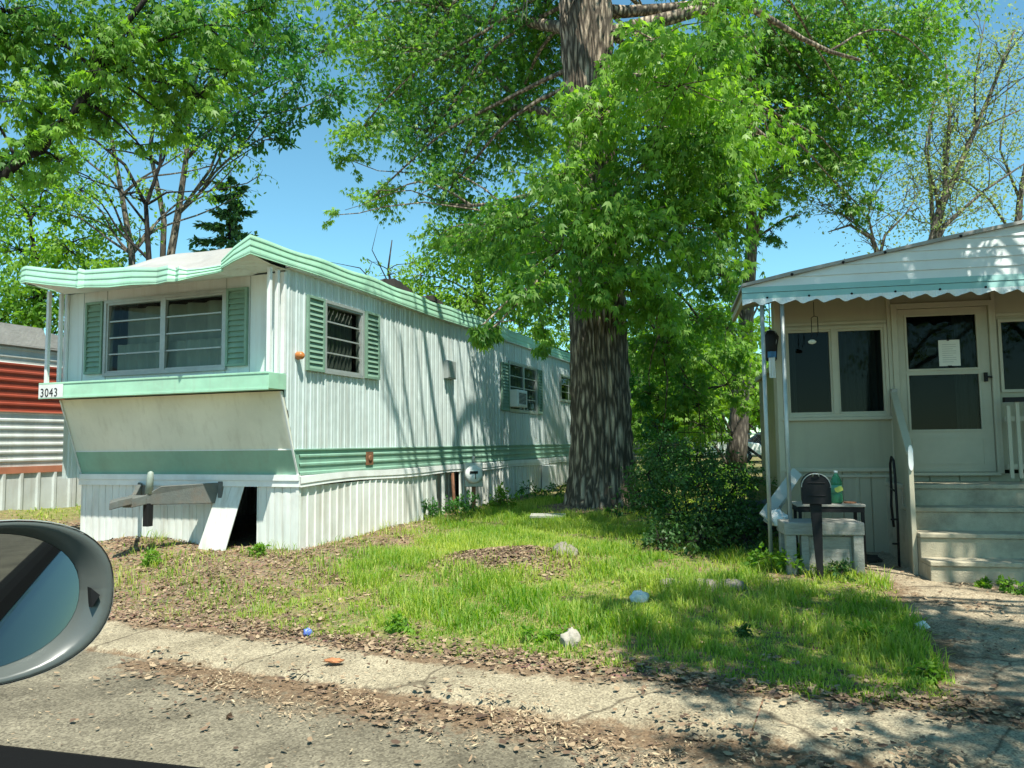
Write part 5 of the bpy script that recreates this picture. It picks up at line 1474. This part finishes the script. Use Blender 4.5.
# --- bushy bright tree at the left, behind the red trailer
Y = 25
simple_tree('broadleaf_tree', 'bright bushy tree filling the left edge above the red trailer', gp(at(40, 330, Y).x, Y),
            [gp(at(40, 330, Y).x, Y), at(38, 300, Y), at(35, 260, Y), at(30, 220, Y)], .2,
            clist([(105, 235, 26, 1.0, 420, .1), (45, 190, 25.5, 1.2, 380, .15), (-5, 180, 25.5, 1.4, 380, .1), (120, 265, 26, .9, 420, .1), (20, 250, 25, 1.6, 620, .1), (70, 250, 24.5, 1.3, 620, .15), (100, 275, 24.5, 1.0, 620, .1), (40, 295, 24.5, 1.4, 620, .0), (-20, 290, 24, 1.8, 500, 0), (15, 215, 25.5, 1.1, 350, .1), (90, 300, 24.5, 1.0, 380, 0), (0, 320, 24, 1.2, 350, -.1), (60, 320, 24.5, 1.1, 350, -.1), (120, 290, 26, .7, 320, .1), (60, 220, 25, .7, 300, .2)]), m_fresh, m_bark3, .19, droop=.5)
# --- trees beyond the roof, middle
Y = 31
simple_tree('broadleaf_tree', 'round dense green tree rising beyond the far end of the green home', gp(at(480, 330, Y).x, Y),
            [gp(at(480, 330, Y).x, Y), at(480, 300, Y), at(478, 260, Y), at(475, 220, Y)], .3,
            clist([(420, 275, 30, 1.3, 380, .2), (460, 250, 30, 1.8, 620, .1), (510, 260, 30, 1.8, 650, 0), (470, 300, 29.5, 1.6, 620, .0), (530, 300, 29.5, 1.6, 400, -.1), (500, 220, 31, 1.6, 380, .05), (560, 270, 30, 1.6, 350, -.1), (440, 300, 30, 1.2, 380, .1), (405, 290, 30, .8, 330, .2), (560, 330, 29, 1.5, 350, -.1), (520, 340, 29, 1.3, 350, 0)]), m_fresh, m_bark2, .21)
Y = 26
simple_tree('broadleaf_tree', 'wispy small tree with thin upright stems above the middle of the green roof', gp(at(395, 340, Y).x, Y),
            [gp(at(395, 340, Y).x, Y), at(394, 300, Y), at(388, 270, Y), at(392, 240, Y)], .07,
            clist([(390, 275, 26, .7, 140, .2), (372, 262, 26, .5, 120, .2), (415, 262, 26, .7, 150, .2), (352, 275, 26, .3, 90, .1)]), m_fresh, m_bark3, .14,
            extra=[([at(390, 300, Y), at(360, 268, Y), at(330, 262, Y)], .03, .006), ([at(392, 290, Y), at(372, 250, Y), at(378, 225, Y)], .025, .005), ([at(392, 290, Y), at(350, 275, Y), at(322, 272, Y)], .02, .005)], limb_r=.02)
# --- trees behind, right of the trunk
Y = 22.5
simple_tree('broadleaf_tree', 'tall tree with bare lower trunk standing behind the left corner of the porch roof', gp(at(735, 470, Y).x, Y),
            [gp(at(734, 470, Y).x, Y, -.1), at(738, 440, Y), at(741, 390, Y), at(746, 330, Y), at(752, 240, Y), at(750, 150, Y), at(760, 60, Y)], .34,
            clist([(700, 260, 22, 1.5, 420, 0), (760, 300, 22.5, .6, 380, .1), (670, 330, 21.5, 1.5, 450, -.05), (720, 340, 21.5, 1.0, 450, .05), (640, 290, 22, 1.5, 420, 0), (770, 230, 22.5, .7, 320, .2), (690, 390, 21, 1.1, 480, .05), (800, 215, 23, .5, 200, .2), (680, 200, 22.5, 1.5, 350, 0), (640, 370, 21, 1.2, 450, -.1), (735, 275, 21.5, .8, 400, .1)]), m_mapled, m_bark2, .16, tmpl=LEAF_MAPLE,
            extra=[([at(752, 240, Y), at(775, 180, Y), at(820, 160, Y)], .12, .03)])
Y = 18
simple_tree('young_tree', 'young bushy tree with glowing leaves right behind the big trunk', gp(at(665, 480, Y).x, Y),
            [gp(at(665, 480, Y).x, Y), at(668, 420, Y), at(672, 370, Y)], .06,
            clist([(670, 420, 18.5, .9, 1300, .0), (700, 350, 18.5, .9, 1200, .1), (730, 330, 19, .8, 1000, .1), (685, 440, 18, .55, 1200, -.1), (660, 400, 17.5, .75, 1300, .1), (690, 360, 17.5, .8, 1300, .05), (650, 350, 17.5, .8, 1300, -.1), (660, 445, 17, .6, 750, -.1), (640, 420, 17, .5, 700, -.1), (700, 405, 18, .7, 700, .2), (725, 385, 19, .7, 600, .2), (650, 300, 17.5, .7, 700, -.1), (700, 310, 18, .7, 600, 0)]), m_fresh, m_bark3, .14, tmpl=LEAF_MAPLE, droop=.7)
Y = 27
simple_tree('young_tree', 'sunlit yellow green young tree seen between the porch post and the leaning trunk', gp(at(775, 470, Y).x, Y),
            [gp(at(775, 470, Y).x, Y), at(775, 420, Y), at(770, 360, Y)], .1, clist([(770, 360, 27, 1.3, 320, .3), (790, 400, 27, 1.0, 330, .3), (760, 410, 27, .9, 430, .2), (720, 395, 29, 1.6, 420, .2), (800, 340, 27, 1.0, 300, .2), (690, 410, 29, 1.5, 420, .1), (660, 400, 29, 1.5, 420, 0)]), m_fresh, m_bark3, .16)
Y = 33
simple_tree('broadleaf_tree', 'grey trunk standing beyond the chain link fence near the porch post', gp(at(770, 470, Y).x, Y), [gp(at(770, 470, Y).x, Y), at(771, 440, Y), at(772, 400, Y), at(774, 330, Y)], .36,
            clist([(740, 330, 33, 2, 260, 0), (800, 330, 33, 2, 260, .1), (690, 350, 34, 2.2, 260, .1), (650, 330, 34, 2.2, 240, 0), (620, 390, 34, 2.0, 240, 0)]), m_fresh, m_bark2, .24)


# --- thinly leafed trees against the sky, right
def bare_tree(name, label, base, stems, leaf_rows, leafmat, bark, size):
    t = Tree(base, name, label, 'tree')
    tips = []
    for pts, ra, rb in stems:
        pts = [Vector(p) for p in pts]
        t.wood(pts, [ra + (rb - ra) * k / (len(pts) - 1) for k in range(len(pts))], 7)
        for k in range(1, len(pts)):
            for j in range(3):
                q = pts[k - 1].lerp(pts[k], rng.random()); L_ = .8 + 1.4 * rng.random()
                e = q + Vector((rng.normal() * .7, rng.normal() * .6, .45 + .5 * rng.random())).normalized() * L_
                tw = t.limb(q, e, max(.012, rb * .9), .006, .05, .08, 5, 5); tips.append(e)
                for jj in range(3):
                    q2 = tw[2 + rng.integers(0, 3)]; e2 = q2 + Vector((rng.normal() * .6, rng.normal() * .6, .3 + rng.normal() * .3)).normalized() * (.4 + .7 * rng.random())
                    t.limb(q2, e2, .009, .004, .03, .08, 4, 4); tips.append(e2)
    for e in tips:
        n = leaf_rows
        t.P.append(np.array(e) + rng.normal(size=(n, 3)) * .28); A = rng.normal(size=(n, 3)); A[:, 2] -= .4; t.A.append(A); Nn = rng.normal(size=(n, 3)); Nn[:, 2] += .8; t.N.append(Nn); t.S.append(size * (.6 + .7 * rng.random(n))); t.C.append(rng.random(n))
    t.done(leafmat, bark); return t.t


Y = 22
bare_tree('broadleaf_tree', 'thinly budding tree with several bare rising stems above the right roof slope', gp(at(930, 300, Y).x, Y),
          [([gp(at(925, 300, Y).x, Y), at(928, 262, Y), at(938, 215, Y), at(962, 160, Y), at(990, 95, Y), at(1015, 30, Y)], .16, .03), ([at(935, 225, Y), at(945, 190, Y), at(950, 120, Y), at(945, 50, Y)], .08, .02),
           ([at(928, 262, Y), at(945, 225, Y), at(985, 190, Y), at(1030, 160, Y)], .08, .02), ([at(962, 160, Y), at(975, 130, Y), at(1020, 110, Y)], .05, .02), ([at(940, 210, Y), at(925, 150, Y), at(935, 95, Y)], .05, .015), ([at(975, 130, Y), at(975, 80, Y), at(985, 20, Y)], .04, .012)], 28, m_pale, m_bark2, .105)
Y = 24
bare_tree('broadleaf_tree', 'second budding tree at the right edge with pale tiny leaves', gp(at(1015, 300, Y).x, Y),
          [([gp(at(1018, 300, Y).x, Y), at(1016, 250, Y), at(1020, 200, Y), at(1035, 120, Y), at(1040, 40, Y)], .16, .03), ([at(1016, 240, Y), at(990, 200, Y), at(965, 180, Y), at(930, 170, Y)], .05, .012), ([at(1020, 200, Y), at(1000, 150, Y), at(1010, 70, Y)], .05, .012)], 28, m_pale, m_bark2, .105)
Y = 21
bare_tree('broadleaf_tree', 'nearly bare small tree with spreading grey branches above the left roof slope', gp(at(880, 320, Y).x, Y),
          [([gp(at(880, 320, Y).x, Y), at(881, 262, Y), at(872, 238, Y), at(850, 225, Y), at(828, 232, Y)], .11, .015), ([at(880, 255, Y), at(885, 235, Y), at(905, 215, Y), at(915, 200, Y)], .05, .012), ([at(874, 242, Y), at(868, 215, Y), at(875, 190, Y)], .04, .01), ([at(860, 228, Y), at(840, 212, Y), at(815, 215, Y)], .025, .008)], 12, m_pale, m_bark2, .10)
Y = 23
bare_tree('broadleaf_tree', 'slim twin stemmed budding tree just left of the rising bare stems', gp(at(928, 300, 23).x + .2, 23.4),
          [([gp(at(932, 300, Y).x, 23.4), at(934, 250, 23.4), at(931, 190, 23.4), at(928, 150, 23.4), at(935, 100, 23.4)], .10, .02), ([at(934, 250, 23.4), at(945, 200, 23.4), at(944, 150, 23.4), at(955, 90, 23.4)], .08, .02)], 26, m_pale, m_bark2, .105)

# --- shade tree over the porch, standing to the right of the picture
sbx = gp(9.2, 2.4, -.1)
SUNV = np.array(SUN_DIR)


def wall_pt(sy, z): return np.array([TR_O[0] + math.sin(TR_A) * sy, TR_O[1] + math.cos(TR_A) * sy, z])


NODE = Vector((6.2, 3.2, 8.6))
limbs = []
for (s0, z0, s1, z1, k0, ra) in ((3.2, 3.6, 4.15, .6, 8.5, .055), (3.75, 3.5, 4.85, .7, 8.7, .075), (2.55, 2.9, 3.0, 1.2, 8.2, .028), (5.0, 3.3, 6.1, .8, 8.2, .04), (4.6, 3.4, 5.3, 1.3, 8.8, .025), (6.0, 3.2, 6.9, 1.0, 8.0, .045), (1.75, 3.2, 2.3, 2.0, 8.6, .02), (6.6, 3.3, 7.6, .6, 8.3, .06), (2.9, 3.5, 3.5, .8, 9.0, .02), (2.0, 2.6, 2.75, 1.3, 9.2, .022)):
    q1 = Vector(wall_pt(s0, z0) + SUNV * k0); q2 = Vector(wall_pt(s1, z1) + SUNV * (k0 + 2.6))
    limbs.append(([NODE, NODE.lerp(q2, .5) + Vector((0, 0, .5)), q2, q2.lerp(q1, .5) + Vector((rng.normal() * .06, rng.normal() * .06, rng.normal() * .06)), q1, q1 + (q1 - q2) * .12], ra * 1.8, ra * .9))
    for kk in range(4):
        qq = q2.lerp(q1, rng.random()); limbs.append(([qq, qq + Vector((rng.normal() * .15, rng.normal() * .15, -.2)), qq + (q1 - q2) * .35 + Vector((rng.normal() * .25, rng.normal() * .25, -.25))], .016, .006))
SHADE = [((6.0, 1.8, 7.9), .9), ((4.3, 1.5, 8.2), .8), ((6.8, 4.0, 6.6), 1.5), ((7.6, 2.2, 8.8), 1.7), ((6.1, 5.0, 6.9), .9), ((4.9, 5.0, 7.6), .6), ((3.1, 1.9, 7.2), 1.05), ((2.5, 2.0, 7.1), .75), ((3.6, 3.2, 7.2), .75), ((2.9, 3.0, 7.0), .7), ((2.3, 2.9, 7.3), .5), ((3.4, 7.8, 8.2), 1.1), ((2.6, 8.8, 8.6), 1.0), ((4.2, 7.2, 7.9), 1.0), ((3.0, 6.6, 7.6), .9), ((6.2, .8, 8.4), 1.4), ((8.6, 4.4, 6.6), 1.5), ((3.9, .4, 7.4), 1.1),
         ((2.6, 1.2, 7.0), .7), ((5.0, -.6, 8.0), 1.3), ((3.0, -.4, 6.8), .8), ((3.9, 2.9, 7.0), .8), ((6.4, 2.4, 6.0), 1.2), ((7.6, 5.6, 6.6), 1.2), ((5.2, .6, 6.6), 1.0), ((7.2, -.8, 7.5), 1.6), ((2.3, .2, 6.6), .55), ((4.2, -1.6, 7.0), 1.0), ((8.4, .4, 7.4), 1.6), ((4.3, 4.7, 7.4), .95), ((3.6, 5.4, 7.2), .75), ((3.5, 6.2, 7.7), 1.0), ((2.9, 7.4, 8.2), .8), ((6.9, 3.2, 9.4), 1.5), ((5.0, .6, 9.4), 1.0)]
simple_tree('maple_tree', 'maple whose outer leaves hang into the top right corner over the porch', sbx,
            [sbx, sbx + Vector((-.1, 0, 2.5)), sbx + Vector((-.5, .2, 4.5)), sbx + Vector((-1.2, .4, 6.5)), sbx + Vector((-2.2, .5, 8.5)), sbx + Vector((-2.8, .7, 10))], .36,
            [(Vector(c), r, int(1000 * r * r), 0) for c, r in SHADE] + [(Vector(c), r, int(800 * r * r), 0) for c, r in [((4.9, 6.2, 5.6), .45), ((5.4, 6.6, 5.9), .5), ((4.3, 6.0, 5.55), .30), ((5.6, 6.3, 5.4), .4)]],
            m_maple, m_bark, .125, tmpl=LEAF_MAPLE, limb_r=.07, droop=.7, extra=limbs)
b2 = gp(4.5, -6.5, -.1)  # unseen tree added to hold sky light back from the porch house
simple_tree('maple_tree', 'unseen maple added behind the car to shade the porch house', b2, [b2, b2 + Vector((0, 0, 3)), b2 + Vector((.2, .2, 6)), b2 + Vector((.3, .3, 9))], .35,
            [(Vector(c), r, int(260 * r * r), 0) for c, r in [((6.5, -5.5, 7), 2.2), ((5, -4, 9), 2.2), ((8, -5, 9), 2.4), ((7.5, -7.5, 5), 2), ((10, -5, 6), 2.4), ((5, -7, 4.2), 1.6)]], m_maple, m_bark, .16, limb_r=.08)

# --- far trees closing the view
for k, (px, Yd, w, h, lab) in enumerate(((610, 44, 6, 8, 'far green tree close behind the right side of the big trunk'), (685, 46, 6, 7.5, 'far green tree behind the wire garden arch'), (745, 48, 6, 8, 'far green tree behind the leaning trunk'), (815, 46, 6, 8, 'far green tree hidden by the porch house'), (-60, 60, 6, 9, 'far green tree beyond the red trailer at the left edge'), (640, 55, 6, 8, 'far hazy tree row crown between trunk and fence'), (720, 62, 7, 10, 'far tree beyond the parked cars'), (800, 58, 6, 9, 'far tree showing between the porch posts'), (560, 64, 6, 9, 'far tree behind the end of the green home'), (350, 70, 6, 6, 'far low tree hidden behind the green roof'), (1150, 60, 7, 10, 'far tree beyond the right edge of the porch house'))):
    x = (px - 512) / FOC * Yd; b0 = gp(x, Yd)
    simple_tree('broadleaf_tree', lab, b0, [b0, b0 + Vector((0, 0, h * .35)), b0 + Vector((.2, 0, h * .75))], .3,
                [(b0 + Vector((rng.normal() * w * .28, rng.normal() * w * .2, h * (.25 + .6 * rng.random()))), w * .33, int(w * w * .11 * 150), .1) for j in range(11)], m_fresh, m_bark2, .42, group='far trees closing the view')


# --- shrubs and weeds
def shrub(name, label, px, py, Y, lobes, mat, size, dens, tmpl=LEAF_SIMPLE, group=None):
    c0 = at(px, py, Y); b0 = gp(c0.x, c0.y, -.03)
    t = Tree(b0, name, label, 'shrub', group)
    for (dx, dy, dz, r) in lobes:
        c = b0 + Vector((dx, dy, dz)); t.limb(b0 + Vector((dx * .3, dy * .3, 0)), c, .014, .006, .1, .08, 5, 5)
        t.clump(c, r, int(dens * r * r), size, .25, None, rng.normal() * .12, .006, .9, .25)
    t.done(mat, m_bark3, tmpl, 'stem', 'foliage')


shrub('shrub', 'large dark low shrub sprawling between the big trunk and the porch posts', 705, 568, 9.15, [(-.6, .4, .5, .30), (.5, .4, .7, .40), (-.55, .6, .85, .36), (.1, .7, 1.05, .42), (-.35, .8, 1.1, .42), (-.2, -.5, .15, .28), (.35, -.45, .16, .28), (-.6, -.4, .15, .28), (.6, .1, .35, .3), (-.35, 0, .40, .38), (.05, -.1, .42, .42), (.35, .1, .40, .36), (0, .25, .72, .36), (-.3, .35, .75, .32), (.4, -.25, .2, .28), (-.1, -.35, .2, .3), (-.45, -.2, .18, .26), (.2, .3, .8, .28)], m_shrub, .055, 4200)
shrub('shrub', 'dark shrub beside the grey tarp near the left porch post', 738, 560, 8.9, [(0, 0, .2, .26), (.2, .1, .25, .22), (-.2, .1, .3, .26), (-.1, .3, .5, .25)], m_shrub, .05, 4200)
shrub('shrub', 'leafy shrub growing at the right foot of the big trunk', 655, 510, 12.2, [(0, 0, .4, .42), (.3, .2, .55, .42), (-.25, .1, .35, .32), (.2, -.2, .25, .3), (.05, .2, .95, .32), (-.3, -.3, .12, .22), (-.65, -.35, .06, .18), (.1, .2, 1.4, .3), (.4, .3, 1.1, .34)], m_mapled, .07, 2600)
shrub('shrub', 'taller shrub with lit leaves behind the dark low shrub', 715, 500, 12.6, [(0, 0, .4, .38), (.25, .1, .65, .34), (-.25, .1, .55, .36), (.1, .2, .25, .34), (.45, .1, .4, .25)], m_fresh, .07, 2200)
shrub('shrub', 'loose shrub at the back fence left of the leaning trunk', 690, 470, 19, [(0, 0, .5, .5), (.5, .2, .4, .45), (-.5, 0, .6, .5), (-.9, 0, .4, .4), (.2, .2, 1.0, .4)], m_mapled, .10, 1100)
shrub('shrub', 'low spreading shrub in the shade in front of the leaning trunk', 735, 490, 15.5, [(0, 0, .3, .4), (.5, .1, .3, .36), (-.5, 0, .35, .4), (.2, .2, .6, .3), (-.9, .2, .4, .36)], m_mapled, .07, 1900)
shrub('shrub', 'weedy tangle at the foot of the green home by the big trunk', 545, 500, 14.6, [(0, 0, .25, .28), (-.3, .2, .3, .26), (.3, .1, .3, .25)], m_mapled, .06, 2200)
for (px, py, Y, s, mat, lab) in ((780, 575, 7.75, .15, m_fresh, 'light green weed at the foot of the two porch posts'), (835, 580, 7.35, .11, m_shrub, 'small weed growing against the front of the weathered stand'), (1018, 606, 6.7, .10, m_fresh, 'weed sprouting from the driveway at the right edge'), (985, 598, 6.9, .05, m_fresh, 'tiny weed in the driveway just below the steps'), (548, 655, 5.5, .07, m_fresh, 'small broad leaved weed beside the upright stone'), (428, 505, 12.3, .2, m_mapled, 'weed clump under the leaning white skirting boards'), (462, 512, 12.4, .22, m_mapled, 'weed clump around the electric meter pedestal'), (498, 500, 13.5, .25, m_fresh, 'pale weed clump at the skirting beyond the meter'), (398, 655, 5.9, .07, m_fresh, 'low weed at the lawn edge left of centre'), (262, 515, 9.0, .09, m_fresh, 'small weed at the corner of the white skirting'), (150, 560, 8.6, .13, m_fresh, 'low green weed patch in the soil below the tow hitch'), (745, 672, 5.5, .06, m_shrub, 'weed at the shaded lawn edge among dead leaves'), (875, 655, 5.3, .10, m_fresh, 'weedy tuft near the right corner of the grass'), (935, 675, 4.6, .08, m_fresh, 'weed tuft at the lawn corner by the driveway')):
    c0 = at(px, py, Y); b0 = gp(c0.x, c0.y, -.01); t = Tree(b0, 'weed', lab, 'weed')
    for k in range(3): t.clump(b0 + Vector((rng.normal() * s * .6, rng.normal() * s * .5, s * (.5 + .5 * rng.random()))), s, int(90 + 2200 * s * s), .045 if s < .15 else .065, .2, None, .1, .004, 1.0, .3)
    t.done(mat, m_bark3, LEAF_SIMPLE, 'stem', 'foliage')


# --- garden arch of thin wire
ac0 = at(690, 470, 14.5); arch = MB(); ar0 = gp(ac0.x, ac0.y)
for dy in (0, .35):
    arch.tube([Vector((-.62, dy, 0)), Vector((-.62, dy, 1.25))] + [Vector((-.62 * math.cos(a), dy, 1.25 + .62 * math.sin(a))) for a in np.linspace(.15, math.pi - .15, 14)] + [Vector((.62, dy, 1.25)), Vector((.62, dy, 0))], .008, 5)
    for x in (-.3, 0, .3): arch.tube([(x, dy, .0), (x, dy, 1.75)], .006, 4)
    for z in (.5, .95, 1.3): arch.tube([(-.62, dy, z), (.62, dy, z)], .006, 4)
for x in (-.62, .62):
    for z in (.3, .8, 1.2): arch.tube([(x, 0, z), (x, .35, z)], .006, 4)
aro = arch.build('garden_arch', m_black); aro.location = ar0; tag(aro, 'thin black wire garden arch half lost in the leaves right of the big trunk', 'trellis')

# --- chain link fence
fe = thing('chain_link_fence', 'low chain link fence across the back yard behind the porch', 'fence', (at(700, 460, 25).x, 25, gz(at(700, 460, 25).x, 25)))
FX0, FX1 = -6, 6
for k in range(5):
    mb = MB(); mb.tube([(FX0 + 3 * k, 0, -.1), (FX0 + 3 * k, 0, 1.25)], .03, 8); mb.build('post', m_alu, fe)
mb = MB(); mb.tube([(FX0, 0, 1.22), (FX1, 0, 1.22)], .02, 6); mb.build('rail', m_alu, fe)
mb = MB(); sp_ = .14
for k in range(int((FX1 - FX0 + 1.2) / sp_)):
    x = FX0 - 1.2 + k * sp_
    for s_ in (1, -1):
        xa, xb = (x, x + 1.18) if s_ == 1 else (x + 1.18, x); za, zb2 = .03, 1.21
        mb.bar((xa, .004 * s_, za), (xb, .004 * s_, zb2), .0025, .0025, (0, 1, 0))
mb.build('wire_mesh', m_alu, fe)


# --- parked cars beyond the fence
def parked(px, Y, paint, label, rz):
    x = at(px, 450, Y).x; g = gz(x, Y); t = thing('parked_car', label, 'car', (x, Y, g), rz, 'cars parked beyond the fence')
    body = [(-2.2, .35), (-2.25, .75), (-1.95, .92), (-1.35, .98), (-.7, 1.42), (.75, 1.44), (1.35, 1.0), (2.1, .88), (2.25, .6), (2.2, .35)]
    mb = MB(); mb.prism([(a, -.85, z) for a, z in body], (0, 1.7, 0)); mb.build('body', paint, t, bevel=.06, seg=3)
    for (xa, za, xb, zb2) in ((-1.15, 1.0, -.62, 1.36), (-.55, 1.0, .7, 1.38)):
        for s_ in (-.856, .846):
            mb = MB(); mb.prism([(xa, s_, za), (xb, s_, za), (xb, s_, zb2), (xa + .45 if xa < -1 else xa, s_, zb2)], (0, .01, 0)); mb.build('window', m_black, t)
    for xw in (-1.4, 1.4):
        for s_ in (-.88, .70):
            mb = MB(); mb.lathe([(.0, 0), (.32, 0), (.33, .03), (.33, .15), (.32, .18), (.0, .18)], (xw, s_, .33), 18, 'Y'); w = mb.build('wheel', m_black, t)
            mb = MB(); mb.lathe([(.0, -.004), (.18, -.004), (.19, .01)], (xw, s_, .33), 14, 'Y'); mb.build('rim', m_alu, w)


parked(712, 36, m_trim, 'white car parked beyond the chain link fence left of the leaning trunk', R(-15))
parked(775, 37, m_cpaint, 'dark car parked beyond the fence behind the porch posts', R(-15))
parked(655, 38, m_silver, 'grey car parked far back, mostly hidden by leaves right of the big trunk', R(-15))

# ------------------------------------------------------------------ grass
def in_home(x, y, pad=.02):
    lx = (x - TR_O[0]) * math.cos(TR_A) - (y - TR_O[1]) * math.sin(TR_A); ly = (x - TR_O[0]) * math.sin(TR_A) + (y - TR_O[1]) * math.cos(TR_A)
    hx = (x - HS_O[0]) * math.cos(HS_A) - (y - HS_O[1]) * math.sin(HS_A); hy = (x - HS_O[0]) * math.sin(HS_A) + (y - HS_O[1]) * math.cos(HS_A)
    return ((lx > -3.5 - pad) & (lx < pad) & (ly > -pad) & (ly < 13.3)) | ((hx > .25) & (hy > .98)) | ((lx < -6.3) & (lx > -9.5) & (ly < 7.5) & (ly > -7)) | ((hx > 1.3) & (hy > -.46))


def grass(name, N, box, hmin, hmax, w, dens=lambda x, y: 1.0):
    x = box[0] + (box[1] - box[0]) * rng.random(N); y = box[2] + (box[3] - box[2]) * rng.random(N)
    k = (rng.random(N) < grassy(x, y) * dens(x, y)) & ~in_home(x, y)
    x, y = x[k], y[k]; n = len(x)
    tall = np.clip(.55 + .6 * wob(x, y, 1.7, 3.0) + .4 * wob(x, y, 5.1, 1.0), .18, 1.35)
    nearedge = np.clip((road_dist(x, y) - .7) / .9, .45, 1)
    h = (hmin + (hmax - hmin) * rng.random(n) ** 1.4) * tall * nearedge
    z = ground_z(x, y) - .006
    a = rng.random(n) * 2 * math.pi; ln = h * (.25 + .7 * rng.random(n)); dx, dy = np.cos(a), np.sin(a)
    wx, wy = -dy * w * (.6 + .8 * rng.random(n)), dx * w * (.6 + .8 * rng.random(n))
    wx_, wy_ = wx, wy
    V = np.zeros((n, 5, 3))
    V[:, 0] = np.stack([x - wx_ / 2, y - wy_ / 2, z], 1); V[:, 1] = np.stack([x + wx_ / 2, y + wy_ / 2, z], 1)
    mx_, my_ = x + dx * ln * .35, y + dy * ln * .35
    V[:, 2] = np.stack([mx_ + wx_ * .4, my_ + wy_ * .4, z + h * .6], 1); V[:, 3] = np.stack([mx_ - wx_ * .4, my_ - wy_ * .4, z + h * .6], 1)
    V[:, 4] = np.stack([x + dx * ln, y + dy * ln, z + h * (1 - .25 * ln / np.maximum(h, .001))], 1)
    b = np.arange(n)[:, None] * 5
    Tt = np.concatenate([b + np.array([0, 1, 2]), b + np.array([0, 2, 3]), b + np.array([3, 2, 4])])
    c = np.clip(.42 + .35 * wob(x, y, .9, 2.0) + rng.normal(size=n) * .26, 0, 1)
    o = np_mesh(name, V.reshape(-1, 3), Tt, m_grass, None, np.repeat(c, 5), tri=True)
    return tag(o, kind='stuff', label='short bright green grass of the front lawn', cat='grass')


g1 = grass('lawn_grass', 380000, (-4.6, 3.6, 4.2, 14.5), .055, .22, .0075)
g2 = grass('yard_grass', 90000, (-13, 8, 9, 34), .06, .18, .014, lambda x, y: np.where((x > -4.6) & (x < 3.6) & (y < 14.5), 0.0, np.clip(14 / y, .25, 1)))
g2['label'] = 'coarser grass of the back and side yards beyond the homes'


# ------------------------------------------------------------------ fallen leaves and seed wings
def litter(name, N, box, dens, smin, smax, label, lift=.004, narrow=1.0, c0=0., c1=1.):
    x = box[0] + (box[1] - box[0]) * rng.random(N); y = box[2] + (box[3] - box[2]) * rng.random(N)
    k = (rng.random(N) < np.clip(dens(x, y), 0, 1)) & ~in_home(x, y, -.02); x, y = x[k], y[k]; n = len(x)
    D = road_dist(x, y)
    z = ground_z(x, y); z = np.where(D < .02, .010, np.where(D < .66, .042, z + .004 + .012 * (x > right_edge(y)))) + lift + .012 * rng.random(n)
    P = np.stack([x, y, z], 1); A = rng.normal(size=(n, 3)); A[:, 2] *= .16; Nn = rng.normal(size=(n, 3)) * .25; Nn[:, 2] += 1
    tv = np.array([[-.5, .02, .10], [-.22, .24 * narrow, .02], [.2, .30 * narrow, .06], [.5, .05, .16], [.12, -.26 * narrow, .09], [-.25, -.2 * narrow, .0]], float)
    o = leaves_mesh(name, P, A, Nn, smin + (smax - smin) * rng.random(n) ** 2.2, (tv, np.array([[0, 1, 4, 5], [1, 2, 3, 4]])), m_litter, None, np.clip(c0 + (c1 - c0) * rng.random(n), 0, 1))
    return tag(o, label, 'dead leaves', kind='stuff')


def d_leaf(x, y):
    D = road_dist(x, y)
    u = (x - ROAD_P[0]) * ROAD_D[0] + (y - ROAD_P[1]) * ROAD_D[1]
    edge = np.exp(-((D - .80 - .06 * wob(x, y, 2)) / .17) ** 2) * (.75 + .6 * sstep((u + 2) / 3))
    curb = np.exp(-((D + .16) / .24) ** 2) * sstep((u - .1) / .8) * .45 + np.exp(-((D + .5 - .1 * u) / .25) ** 2) * sstep((u - 1.5) / 1.2) * .30
    heap = np.exp(-(((x + .02) / .85) ** 2 + ((y - 8.05) / .7) ** 2) ** 2) * .95
    soil = (1 - grassy(x, y)) * sstep((D - .8) / .3) * sstep((-x - .8) / 1.2) * .5
    lawn = .05 * sstep((D - .8) / .3) + .02
    dw = .06 * (x > right_edge(y)) * (D > .6)
    cl = np.clip(.35 + 1.1 * wob(x, y, 2.7, .5) + .5 * wob(x, y, 7, 2.), .02, 1.5)
    return edge * (.45 + .6 * cl) + curb * cl + heap + soil * (.35 + .65 * cl) + lawn * cl + dw * cl


def d_wing(x, y):
    D = road_dist(x, y)
    u = (x - ROAD_P[0]) * ROAD_D[0] + (y - ROAD_P[1]) * ROAD_D[1]
    cl = np.clip(.3 + 1.2 * wob(x, y, 3.1, 1.5) + .6 * wob(x, y, 8, 2.), .03, 1.6)
    return cl * np.exp(-((D + .22) / .28) ** 2) * sstep((u - .3) / 1.5) * .75 + .020 * cl * (D < .7) + np.exp(-((D + .55 - .08 * u) / .3) ** 2) * sstep((u - 2.2) / 1.2) * .35 * cl + .05 * cl * (x > right_edge(y)) + .10 * np.exp(-((D - .8) / .25) ** 2)


litter('fallen_leaves', 330000, (-7.5, 4.5, 2.4, 12), d_leaf, .011, .06, 'brown dead leaves lying along the lawn edge and on bare soil', c0=0, c1=.8)
litter('seed_wings', 220000, (-4.5, 5, 2.2, 8.5), d_wing, .011, .05, 'pale dry maple seed wings scattered over road and pavement', narrow=.42, c0=.45, c1=1.0)
for o in list(SC.objects):
    if o.get('kind') == 'structure' and 'label' in o: del o['label']
